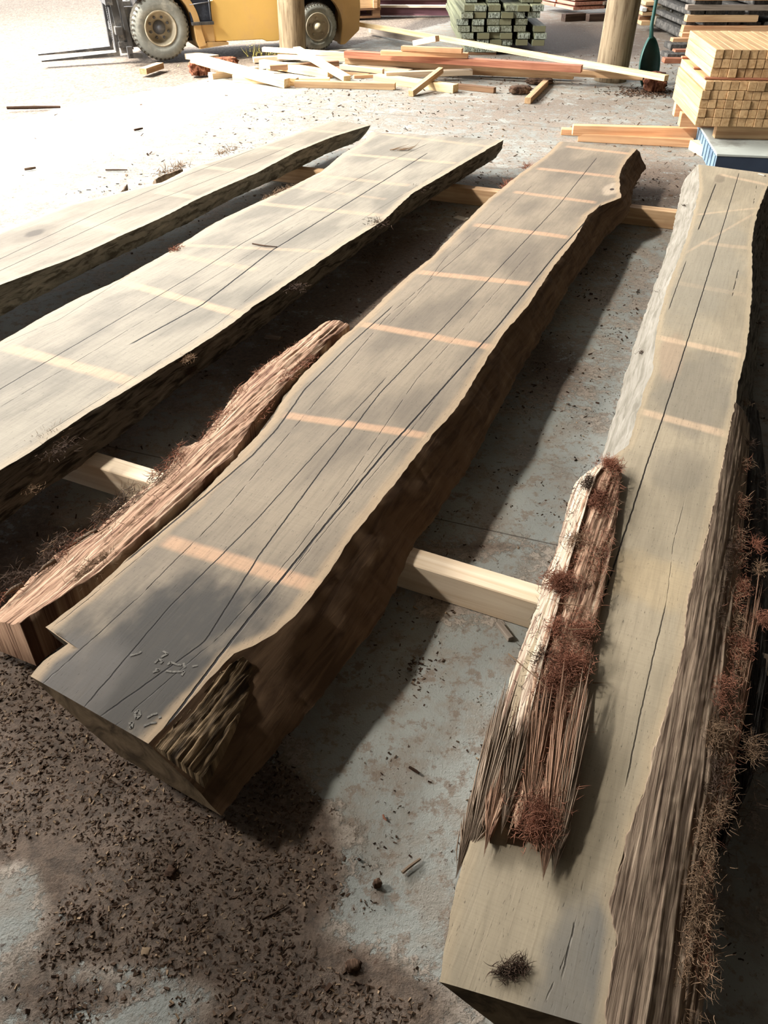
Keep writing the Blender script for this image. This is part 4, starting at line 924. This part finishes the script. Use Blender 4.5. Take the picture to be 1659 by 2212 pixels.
# ------------------------------------------------------------------ rails and container beyond
M['purple'] = plain('rusty_painted_beam', (118, 84, 92), .7, .1, .1, 3, .1, dirt=(96, 66, 66))
M['cream'] = plain('pale_flange', (214, 200, 180), .7, 0, .08, 3, .1)
for (x0, y0, x1, y1, zt_, lb) in ((760, 33, 1010, 34, .11, 'nearer purplish steel beam with a pale top, lying beyond the crate'), (760, 22, 1010, 22, .15, 'farther purplish steel beam with a pale top, lying beyond the crate')):
    a, b = G(x0, y0), G(x1, y1); r = empty('steel_beam', (a+b)/2, math.atan2(b.y-a.y, b.x-a.x)); L = (b-a).length/2
    tag(r, lb, 'beam', kind='thing')
    mb = MB(); mb.box(-L, L, .05, .09, 0, zt_); mb.box(-L, L, 0, .14, 0, .02); mb.build('web', M['purple'], r)
    mb = MB(); mb.box(-L, L, 0, .14, zt_, zt_+.03); mb.build('top_flange', M['cream'], r)
M['bluegrey'] = plain('blue_grey_panel', (112, 128, 138), .6, 0, .08, 3, .05)
M['white'] = plain('white_panel', (226, 226, 220), .6, 0, .04, 3, .05)
a = G(835, 12); r = empty('storage_box', a, .0); tag(r, 'pale box with a blue-grey panel standing beyond the steel beams', 'box')
mb = MB(); mb.box(-.05, 1.35, 0, .9, 0, .6); mb.build('body', M['white'], r, bevel=.01)
mb = MB(); mb.box(.10, 1.0, -.02, 0, .02, .5); mb.build('panel', M['bluegrey'], r)
M['cloth'] = plain('pale_sheet', (190, 186, 178), .8, bump=.3)

# ------------------------------------------------------------------ green treated timber stack
M['treated'] = timber('treated_green_timber', (120, 122, 96), (84, 86, 66))
t = NT('treated_end'); v = t.coord(); oi = t.n.new('ShaderNodeObjectInfo').outputs['Random']
va = t.n.new('ShaderNodeVectorMath'); va.operation = 'ADD'; cx = t.n.new('ShaderNodeCombineXYZ'); t.L(t.m('MULTIPLY', oi, 50.0), cx.inputs[1]); t.L(v, va.inputs[0]); t.L(cx.outputs[0], va.inputs[1])
g = t.noise(t.scale(va.outputs[0], (10, 90, 26)), 1, 3, .6, 1.5)
c_ = t.mix(t.ramp(g, .45, .55), lin((74, 78, 66)), lin((170, 178, 164)))
c_ = t.mix(t.ramp(oi, .3, .8), lin((112, 110, 84)), c_); t.color(c_); M['treated_end'] = t.mat
rows = [ # (y pixel of row centre, x start pixels of each end)  widths ~26, heights ~13
 (119-8, [1003, 1024, 1050, 1076]), (97+4, [1001, 1030, 1056, 1081, 1113, 1147]), (84, [997, 1031, 1056, 1081, 1117, 1154]), (71, [990, 1020, 1052, 1079, 1109, 1153]),
 (58, [990, 1021, 1053, 1080, 1114]), (43, [995, 1023, 1055, 1083, 1108, 1141]), (30, [1001, 1025, 1057, 1091, 1119, 1148]), (17, [1008, 1056, 1130, 1151]), (6, [998, 1070, 1120, 1140]), (-8, [1003, 1030, 1060, 1110, 1140])]
base = G(1085, 119); sy = base.y; kk = 0
nm_rows = ['bottom', 'second', 'third', 'fourth', 'fifth', 'sixth', 'seventh', 'eighth', 'ninth', 'tenth']
col_n = ['leftmost', 'second from the left', 'third from the left', 'fourth from the left', 'fifth from the left', 'sixth from the left', 'seventh from the left']
src = None; wz = .0725
for ri, (py, xs_) in enumerate(rows):
    z = .03 + ri*wz
    for ci, x in enumerate(xs_):
        q = G(x+13, py, z+.035); 
        X = (x+13-829.5)/F*(sy*CP - (z+.035-CH)*SP*1)   # lateral position on the stack's front plane
        yy = sy + random.uniform(-.03, .03) + (.05*(ri-3) if ri > 6 else 0)
        if src is None:
            src = plank('treated_timber', 'x', 'timber', (0, 0, 0), (1, 0, 0), .148, .066, M['treated'], bev=.003, endm=M['treated_end']); src.scale = (2.6, 1, 1); o = src
        else:
            o = src.copy(); COL.objects.link(o)
        o.location = (X, yy+1.3, z); o.rotation_euler = (0, 0, math.pi/2 + random.gauss(0, .006))
        tag(o, f'green-stained timber end, {col_n[ci]} in the {nm_rows[ri]} row of the treated stack', 'timber', 'stacked green treated timbers')
for x in (1010, 1120):
    p_ = G(x, 116); plank('stack_bearer', 'dark bearer under the ' + ('left' if x < 1050 else 'right') + ' part of the green treated stack', 'bearer', (p_.x, sy+.05, 0), (p_.x+.35, sy+.05, 0), .09, .03, M['brownplank'])

# ------------------------------------------------------------------ pink board stack in the rear
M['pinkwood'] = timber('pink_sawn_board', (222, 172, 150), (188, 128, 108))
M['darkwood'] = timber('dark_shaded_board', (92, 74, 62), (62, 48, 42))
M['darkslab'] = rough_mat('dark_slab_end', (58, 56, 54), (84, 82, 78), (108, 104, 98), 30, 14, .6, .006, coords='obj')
M['greyslab'] = rough_mat('grey_slab_end', (84, 80, 70), (122, 116, 102), (146, 138, 122), 26, 14, .6, .006, coords='obj')
pa, pb = G(1160, 22), G(1237, 38); dr = (pb-pa).normalized(); nn = Vector((-dr.y, dr.x, 0)); nn = nn if nn.y > 0 else -nn
for x0_, nm in ((1216, 'left'), (1268, 'right')):
    q = G(x0_, 46); plank('stack_bearer', f'dark bearer under the {nm} end of the pink board stack', 'bearer', q, q+Vector((.35 if nm == "left" else .5, .15, 0)), .12, .10, M['darkwood'])
for k in range(9):
    for j, (f0, f1) in enumerate(((0, .48), (.52, 1))):
        a = pa.lerp(pb, f0); b = pa.lerp(pb, f1); e = dr*random.uniform(-.02, .02)
        plank('stacked_board', f'pink board end, {("left" if j == 0 else "right")} column, {nm_rows[k]} layer of the rear pink stack', 'board', a+e+nn*.3+Vector((0, 0, .10+k*.065)), b+e+nn*.3+Vector((0, 0, .10+k*.065)), .6, .045, M['pinkwood'], 'pink boards in the rear stack')
da = pb+dr*.05; 
for k in range(6):
    a = pb + Vector((.10, .05, .10+k*.11)); b = a + Vector((1.05, .45, 0))
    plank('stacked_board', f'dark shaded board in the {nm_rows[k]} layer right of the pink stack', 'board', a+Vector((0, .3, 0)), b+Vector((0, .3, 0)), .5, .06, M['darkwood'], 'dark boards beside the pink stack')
    plank('stacking_stick', f'thin stick on the {nm_rows[k]} layer of dark boards', 'stick', a+Vector((.4+.1*(k % 3), .12, .06)), a+Vector((.8, .25, .06)), .08, .045, M['tan'] if k % 2 else M['greyplank'], 'sticks between the dark boards')

# ------------------------------------------------------------------ middle rear stack of grey slabs
qm = G(1418, 56)
layers = [(1387, 55, 1440, 55, 0, 'tan', 'low tan sticker under the rear grey slabs'),]
def slabend(name, label, x0, x1, ytop, ybot, depth, mt, yw, cat='board', group=None):
    """slab whose butt faces the viewer; pixel box of the butt, yw = world distance"""
    def at(px, py):
        X = (px-829.5)/F; Yp = -(py-1106)/F; dy = CP+Yp*SP; dz = -SP+Yp*CP; t_ = yw/dy; return Vector((X*t_, yw, CH+dz*t_))
    a, b = at(x0, ybot), at(x1, ytop); h = b.z-a.z; w = b.x-a.x
    mb = MB(); c = h*.22
    mb.prism([(0, c), (c*.5, 0), (w-c, 0), (w, c*.8), (w-c*.3, h), (c*.3, h)], 'y', 0, depth)
    o = mb.build(name, M[mt], bevel=.002); o.location = (a.x, yw, max(a.z, 0)); o.rotation_euler = (0, 0, random.gauss(0, .01))
    return tag(o, label, cat, group, 'thing')
yw = 13.4
g1 = 'grey slabs in the middle rear stack'
slabend('stacked_timber', 'grey slab with a white mark, lowest of the middle rear stack', 1414, 1502, 36, 54, 1.8, 'greyslab', yw, 'timber', g1)
slabend('stacked_timber', 'grey slab with a white mark, second lowest of the middle rear stack', 1416, 1480, 13, 29, 1.8, 'greyslab', yw, 'timber', g1)
slabend('stacked_timber', 'orange timber on top of the middle rear stack', 1428, 1481, -10, 5, 1.8, 'orange', yw, 'timber', g1)
for (x0, x1, y0, y1, mt, lb, dy) in ((1384, 1416, 46, 55, 'tan', 'lowest tan stick left of the middle rear stack', .15), (1380, 1430, 36, 45, 'brownplank', 'brown stick above the lowest tan stick by the scoop handle', .3), (1387, 1490, 26, 34, 'tan', 'tan stick between the two grey rear slabs', .12),
        (1386, 1398, 17, 25, 'white', 'white-ended short block beside the scoop handle', .1), (1397, 1416, 16, 24, 'brownplank', 'brown block between sticks near the scoop handle', .15), (1394, 1492, 4, 12, 'tan', 'tan stick on top of the grey rear slabs', .12), (1416, 1505, 46, 52, 'redbrown', 'reddish stick behind the lowest grey rear slab', .4)):
    slabend('stacking_stick', lb, x0, x1, y0, y1, .3, mt, yw+dy, 'stick', 'sticks in the middle rear stack')
mb = MB()
for (px_, py_, s) in ((1462, 44, 7), (1449, 22, 5)):
    X = (px_-829.5)/F; Yp = -(py_-1106)/F; dy = CP+Yp*SP; dz = -SP+Yp*CP; t_ = (yw-.012)/dy; c = Vector((X*t_, yw-.012, CH+dz*t_)); r_ = s/170*.5
    mb.add([c+Vector((-r_, 0, -r_)), c+Vector((r_, 0, -r_)), c+Vector((r_*.2, 0, r_)), c+Vector((-r_, -.002, -r_)), c+Vector((r_, -.002, -r_)), c+Vector((r_*.2, -.002, r_))], [(0, 1, 2), (3, 4, 5), (0, 1, 4, 3), (1, 2, 5, 4), (0, 2, 5, 3)])
mk = mb.build('paint_mark', M['white'])
for o_ in bpy.data.objects:
    if o_.get('label', '').startswith('grey slab with a white mark, lowest'): mk.parent = o_; mk.matrix_parent_inverse = o_.matrix_basis.inverted()

# ------------------------------------------------------------------ right rear stack of dark slabs
yr = 11.9; g2 = 'dark slabs in the right rear stack'; g3 = 'sticks in the right rear stack'
for (x0, x1, y0, y1, mt, lb, dy) in ((1474, 1760, 56, 73, 'orange', 'lowest long tan stick of the right rear stack', 0), (1482, 1640, 33, 48, 'tan', 'second long tan stick of the right rear stack', 0), (1484, 1760, 11, 23, 'greyplank', 'third long stick of the right rear stack', 0), (1500, 1760, -14, 1, 'orange', 'topmost long stick of the right rear stack', 0)):
    slabend('stacking_stick', lb, x0, x1, y0, y1, .12, mt, yr+dy, 'stick', g3)
nn_ = 0
for (y0, y1, xs_, nm) in ((48, 58, [(1480, 1502), (1520, 1571), (1573, 1600), (1612, 1645), (1650, 1700)], 'second'), (22, 35, [(1490, 1523), (1524, 1568), (1572, 1610), (1616, 1700)], 'third'), (-2, 12, [(1500, 1562), (1628, 1700)], 'top')):
    for ci, (x0, x1) in enumerate(xs_):
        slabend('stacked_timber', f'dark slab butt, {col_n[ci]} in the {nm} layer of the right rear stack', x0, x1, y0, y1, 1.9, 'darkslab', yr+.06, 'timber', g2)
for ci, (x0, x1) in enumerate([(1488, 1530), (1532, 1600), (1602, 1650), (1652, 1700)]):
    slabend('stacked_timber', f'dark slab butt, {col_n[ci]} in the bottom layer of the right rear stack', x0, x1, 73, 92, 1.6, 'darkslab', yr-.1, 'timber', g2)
yq = 11.65
for (x0, x1, y0, y1, mt, lb, dy) in ((1472, 1500, 72, 81, 'orange', 'small orange stick end, upper left of the pale timber pack', 0), (1452, 1500, 83, 94, 'orange', 'second orange stick end left of the pale timber pack', -.15), (1457, 1500, 108, 118, 'redbrown', 'third reddish stick end left of the pale timber pack', -.55), (1434, 1500, 128, 139, 'redbrown', 'lowest reddish stick end left of the pale timber pack', -.8)):
    slabend('stacking_stick', lb, x0, x1, y0, y1, .12, mt, yq+dy, 'stick', 'stick ends beside the pale pack')
for (x0, x1, y0, y1, lb, dy) in ((1447, 1500, 96, 109, 'upper dark board end protruding left of the pale pack', -.35), (1440, 1500, 117, 129, 'lower dark board end protruding left of the pale pack', -.7)):
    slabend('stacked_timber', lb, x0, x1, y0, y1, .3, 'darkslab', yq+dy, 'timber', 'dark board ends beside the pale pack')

# ------------------------------------------------------------------ pale squared timber pack on a blue plinth
sC = G(1501, 272, .25); sB = G(1452, 213, .25); tdir = (sB-sC).normalized(); tdir.z = 0; rdir = Vector((tdir.y, -tdir.x, 0)); Lt = (sB-sC).length
M['packwood'] = timber('fresh_squared_pine', (200, 166, 122), (172, 136, 94), var=.15, streak=.3)
sec = .0590; src = None
def nth(i): return ['leftmost', 'second', 'third', 'fourth', 'fifth', 'sixth', 'seventh', 'eighth', 'ninth', 'tenth', 'eleventh', 'twelfth'][i]
yaw = math.atan2(tdir.y, tdir.x)
z = .25; rowi = 0
for pack, nr, offs in (('lower', 5, .0), ('upper', 3, .045)):
    for r_ in range(nr):
        for c_i in range(12):
            if src is None:
                src = plank('squared_timber', 'x', 'timber', (0, 0, 0), (Lt, 0, 0), sec-.003, sec-.003, M['packwood'], bev=.002); o = src
            else: o = src.copy(); COL.objects.link(o)
            jit = random.uniform(-.008, .012) if pack == 'upper' or True else 0
            p_ = sC + rdir*(sec*(c_i+.5) + offs + (.012 if (r_ == nr-1 and pack == 'lower') else 0)) + tdir*(Lt/2 + jit + (.06 if pack == 'upper' else 0))
            o.location = (p_.x, p_.y, z); o.rotation_euler = (0, 0, yaw)
            pos_ = 'leftmost' if c_i == 0 else f'{nth(c_i)} from the left'
            tag(o, f'pale squared timber, {pos_}, {["bottom", "second", "third", "fourth", "top"][r_] if not (r_ == nr-1) else "top"} row of the {pack} pack', 'timber', f'squared timbers in the {pack} pale pack')
        z += sec
    if pack == 'lower':
        for k, f in enumerate((.03, .45, .95)):
            a = sC + rdir*.01 + tdir*(Lt*f + .05); b = a + rdir*.74
            plank('pack_spacer', f'thin dark spacer between the two pale packs, {["front", "middle", "rear"][k]} one', 'spacer', (a.x, a.y, z), (b.x, b.y, z), .05, .014, M['redbrown'], 'spacers between the pale packs')
        z += .014
# loose square sticks on top, at the right edge
a = sC + rdir*.62 + tdir*(Lt*.92); 
for k in range(2):
    p_ = a + rdir*.06*k; plank('loose_stick', f'pale stick lying on the pack by the photo edge, {"left" if k == 0 else "right"} one', 'stick', (p_.x, p_.y, z), (p_.x+.5, p_.y-.06*k-.02, z), .05, .045, M['packwood'], 'sticks on top of the pale pack')
# bearers and plinth
for k, (x0, y0, lb) in enumerate(((1455, 252, 'rear left pale bearer end poking out under the pale pack'), (1467, 274, 'front left pale bearer end poking out under the pale pack'))):
    a = G(x0, y0, .15); b = a + rdir*1.1; plank('bearer', lb, 'bearer', a+tdir*.04, b+tdir*.04, .085, .098, M['orange'])
a = G(1543, 299, .15); b = a + rdir*.9; plank('bearer', 'long tan bearer between the pale pack and the blue plinth', 'bearer', a+tdir*.04, b+tdir*.04, .085, .098, M['tan'])
M['plinth'] = plain('weathered_pale_top', (176, 180, 172), .8, 0, .08, 5, .2, dirt=(136, 136, 128))
M['blue'] = plain('blue_painted_side', (118, 140, 156), .6, 0, .1, 8, .1, dirt=(80, 100, 120))
pf = G(1551, 332, .15); pbk = G(1524, 288, .15)
pd = (pbk-pf); pd.z = 0; pd.normalize(); pr = Vector((pd.y, -pd.x, 0))
R4 = empty('plinth', (pf.x, pf.y, 0), math.atan2(pr.y, pr.x)); tag(R4, 'low blue-sided plinth with a pale top, carrying the pale timber pack', 'plinth', kind='thing')
M['blue_shade'] = plain('blue_front_shaded', (48, 58, 74), .7, 0, .1, 6, .1)  # shade on the plinth's front face is put into this darker blue
mb = MB(); mb.box(0, 1.3, -.004, 1.5, 0, .135); mb.build('core', M['blue_shade'], R4)
mb = MB(); mb.box(-.004, 0, 0, 1.5, 0, .134); 
for k in range(12): mb.box(-.012, 0, .03+k*.12, .10+k*.12, .01, .13)
mb.build('blue_side', M['blue'], R4, bevel=.002)
mb = MB(); mb.box(-.008, 1.31, -.008, 1.51, .135, .15); mb.build('top_sheet', M['plinth'], R4, bevel=.002)
# planks in front of the pack
for (x0, y0, x1, y1, z0, w, h, mt, lb) in ((1236, 293, 1504, 300, .045, .07, .075, 'orange', 'upper of the two orange boards lying left of the plinth'), (1247, 306, 1496, 320, .0, .075, .06, 'orange', 'lower front orange board lying left of the plinth'),
        (1211, 292, 1300, 296, .0, .09, .045, 'orange', 'orange board end showing furthest left under the paired boards'), (1486, 323, 1545, 357, 0, .085, .07, 'pale', 'pale board lying at the plinth corner, pointing under the right slab'),
        (1500, 312, 1528, 316, 0, .07, .05, 'brownplank', 'short dark block between the paired boards and the plinth')):
    a, b = G(x0, y0, z0), G(x1, y1, z0); d = (b-a).normalized(); n_ = Vector((-d.y, d.x, 0))
    plank('loose_board', lb, 'board', a+n_*w/2, b+n_*w/2, w, h, M[mt], 'boards lying left of the plinth')

# ------------------------------------------------------------------ debris
M['chipA'] = plain('bark_chip_brown', (96, 78, 64), .95, var=.2, bump=0, spec=.05)
M['chipB'] = plain('bark_chip_dark', (66, 50, 40), .95, var=.2, bump=0, spec=.05)
M['chipC'] = plain('wood_chip_pale', (160, 136, 110), .95, var=.2, bump=0, spec=.05)
def chips(name, label, n, sampler, smin, smax, thin=.35, w=(.45, .4, .15), zf=None):
    mb = MB()
    for _ in range(n):
        x, y = sampler(); L = smin + (smax-smin)*random.random()**3; wd = L*random.uniform(.15, .6); th = L*random.uniform(.08, thin)
        z = zf(x, y) if zf else 0
        a = random.random()*6.283; tl_ = random.gauss(0, .35); ux = Vector((math.cos(a)*math.cos(tl_), math.sin(a)*math.cos(tl_), math.sin(tl_)))
        uy = Vector((-math.sin(a), math.cos(a), random.gauss(0, .3))); uz = ux.cross(uy)
        c = Vector((x, y, z + th*.5 + abs(math.sin(tl_))*L*.35)); f = random.uniform(.3, 1)
        vs = [c + ux*(sx*L/2) + uy*(sy_*wd/2*(f if sx > 0 else 1)) + uz*(sz*th/2) for sx in (-1, 1) for sy_ in (-1, 1) for sz in (-1, 1)]
        mb.add(vs, [(0,1,3,2), (4,6,7,5), (0,4,5,1), (2,3,7,6), (0,2,6,4), (1,5,7,3)], random.choices((0, 1, 2), w)[0])
    return tag(mb.build(name, [M['chipA'], M['chipB'], M['chipC']], fixn=False), label, 'debris', kind='stuff')
def fz(x, y):
    near_ = max(0, 1-math.hypot(x+.6, y-.85)/.55); return .012*near_*(1+noise.noise((x*9, y*9, 0))) - .001
def s_dirt(x0, x1, y0, y1, th, pw=1):
    def f():
        for _ in range(200):
            x, y = random.uniform(x0, x1), random.uniform(y0, y1)
            q = dirt(x, y) + 1.2*noise.noise((x*5, y*5, 3)) + .6*noise.noise((x*17, y*17, 1))
            if q > th + random.random()*.5: return x, y
        return x, y
    return f
def s_bare():
    while True:
        x, y = random.uniform(-.1, 1.7), random.uniform(.6, 4.6)
        if noise.noise((x*6, y*6, 7)) + .8*noise.noise((x*19, y*19, 2)) > random.random()*.7 - .05: return x, y
chips('bark_crumbs', 'dark brown bark crumbs heaped on the floor by the middle slab end', 34000, s_dirt(-1.1, .3, .45, 1.5, .62), .001, .011, .25, zf=fz, w=(.68, .2, .12))
chips('bark_crumbs', 'scattered bark crumbs on the floor between the slabs', 5500, s_dirt(-1.6, 2.4, .5, 6.2, .45), .002, .018, w=(.5, .42, .08))
chips('bark_crumbs', 'thin scatter of bark crumbs on bare concrete', 9000, s_bare, .001, .009, w=(.5, .45, .05))
def s_far():
    while True:
        y = random.uniform(5.5, 11.5); x = random.uniform(-3, 4)
        if x > -2.2 + .34*(y-5.5) or random.random() < .05: return x, y
chips('bark_crumbs', 'litter of wood crumbs over the far floor', 4500, s_far, .004, .032, .15, w=(.72, .16, .12))
def stick(label, x0, y0, x1, y1, r, mt, name='splinter', z=.004):
    a, b = G(x0, y0, z+r), G(x1, y1, z+r); mb = MB(); m_ = a.lerp(b, .5) + Vector((random.gauss(0, .002), random.gauss(0, .002), 0)); o_ = (a+b)/2; o_.z = 0
    mb.tube([a-o_, m_-o_, b-o_], [r*.9, r, r*.7], 6); o = mb.build(name, M[mt]); o.location = o_; return tag(o, label, 'splinter')
plank('wood_offcut', 'small grey-brown wedge offcut on the concrete below the bearer, beside the right slab', 'offcut', G(1076, 1350, 0), G(1103, 1385, 0), .016, .014, M['greyplank'], bev=.001)
stick('brown twig of bark on pale concrete left of the right slab end', 869, 1885, 908, 1855, .004, 'bark_brown')
stick('tiny dark bark sliver on the concrete above the bark twig', 884, 1657, 905, 1670, .004, 'chipB')
stick('reddish sliver beside the left foot of the right slab bark', 828, 1760, 835, 1772, .0025, 'fibre_red')
stick('thin twig lying in the dirt near the bottom of the photo', 180, 1965, 255, 1958, .0022, 'chipA')
stick('pale twig in the dirt at the lower left edge', 60, 2035, 100, 2008, .002, 'chipC')
stick('curved root-like twig in the dirt left of the bare patch', 565, 1985, 620, 1955, .002, 'chipA')
stick('dark stick on the white sunlit floor by the left edge', 15, 233, 130, 231, .015, 'chipB')
stick('small dark stick on the sunlit floor above the left slab', 290, 281, 308, 277, .010, 'chipB')
stick('thin pale stick on the sunlit floor above the left slab', 228, 367, 275, 367, .006, 'chipA')
stick('short bark sliver on the sunlit floor at the left', 53, 366, 77, 362, .010, 'chipA')
lump('bark_curl', 'small curled bark flake standing at the edge of the dirt', 'bark flake', G(815, 1915), .016, .012, .022, M['dark_lump'], .3, .5, 2, sub=3)
lump('bark_curl', 'dark bark nugget near the bottom middle of the photo', 'bark flake', G(762, 2090), .026, .018, .014, M['dark_lump'], .3, .5, 2, sub=3)
lump('bark_curl', 'dark bark nugget in the middle of the dirt', 'bark flake', G(370, 1888), .024, .018, .014, M['dark_lump'], 1.3, .5, 2, sub=3)
lump('wood_knot', 'tan round wood nub in the dirt at the lower left', 'wood nub', G(317, 2060), .018, .016, .010, M['chipC'], 0, .3, 2, sub=3)

M['scrap'] = plain('pale_scrap', (206, 196, 178), .9, bump=.2)
plank('wood_scrap', 'small whitish wood scrap on the floor left of the middle slab far half', 'scrap', G(984, 470, 0), G(1008, 476, 0), .05, .008, M['scrap'], bev=.001)
plank('wood_scrap', 'pale flat scrap in the shadow between the second and third slabs', 'scrap', G(573, 728, 0), G(604, 732, 0), .035, .006, M['greyplank'], bev=.001)
plank('wood_scrap', 'whitish flake leaning at the far end of the right slab, by the plinth', 'scrap', G(1638, 376, .222), G(1652, 380, .222), .012, .004, M['scrap'], bev=.001)
mb = MB(); c0 = G(866, 324, .224)
for k in range(14):
    strand(mb, (random.uniform(-.08, .05), random.gauss(0, .012), 0), (1, .35+random.gauss(0, .15), random.uniform(0, .25)), random.uniform(.06, .14), .0022, .3)
o = mb.build('bark_shaving', M['fibre_tan'], smooth=True, fixn=False); o.location = c0; tag(o, 'pale wispy bark shaving lying on the far end of the second slab', 'shaving')
mb = MB(); mb.tube([G(545, 526, .223), G(572, 531, .226), G(599, 533, .223)], [.003, .0035, .002], 6); o = mb.build('twig', M['fibre_dark']); tag(o, 'thin dark twig lying across the middle of the second slab', 'twig')
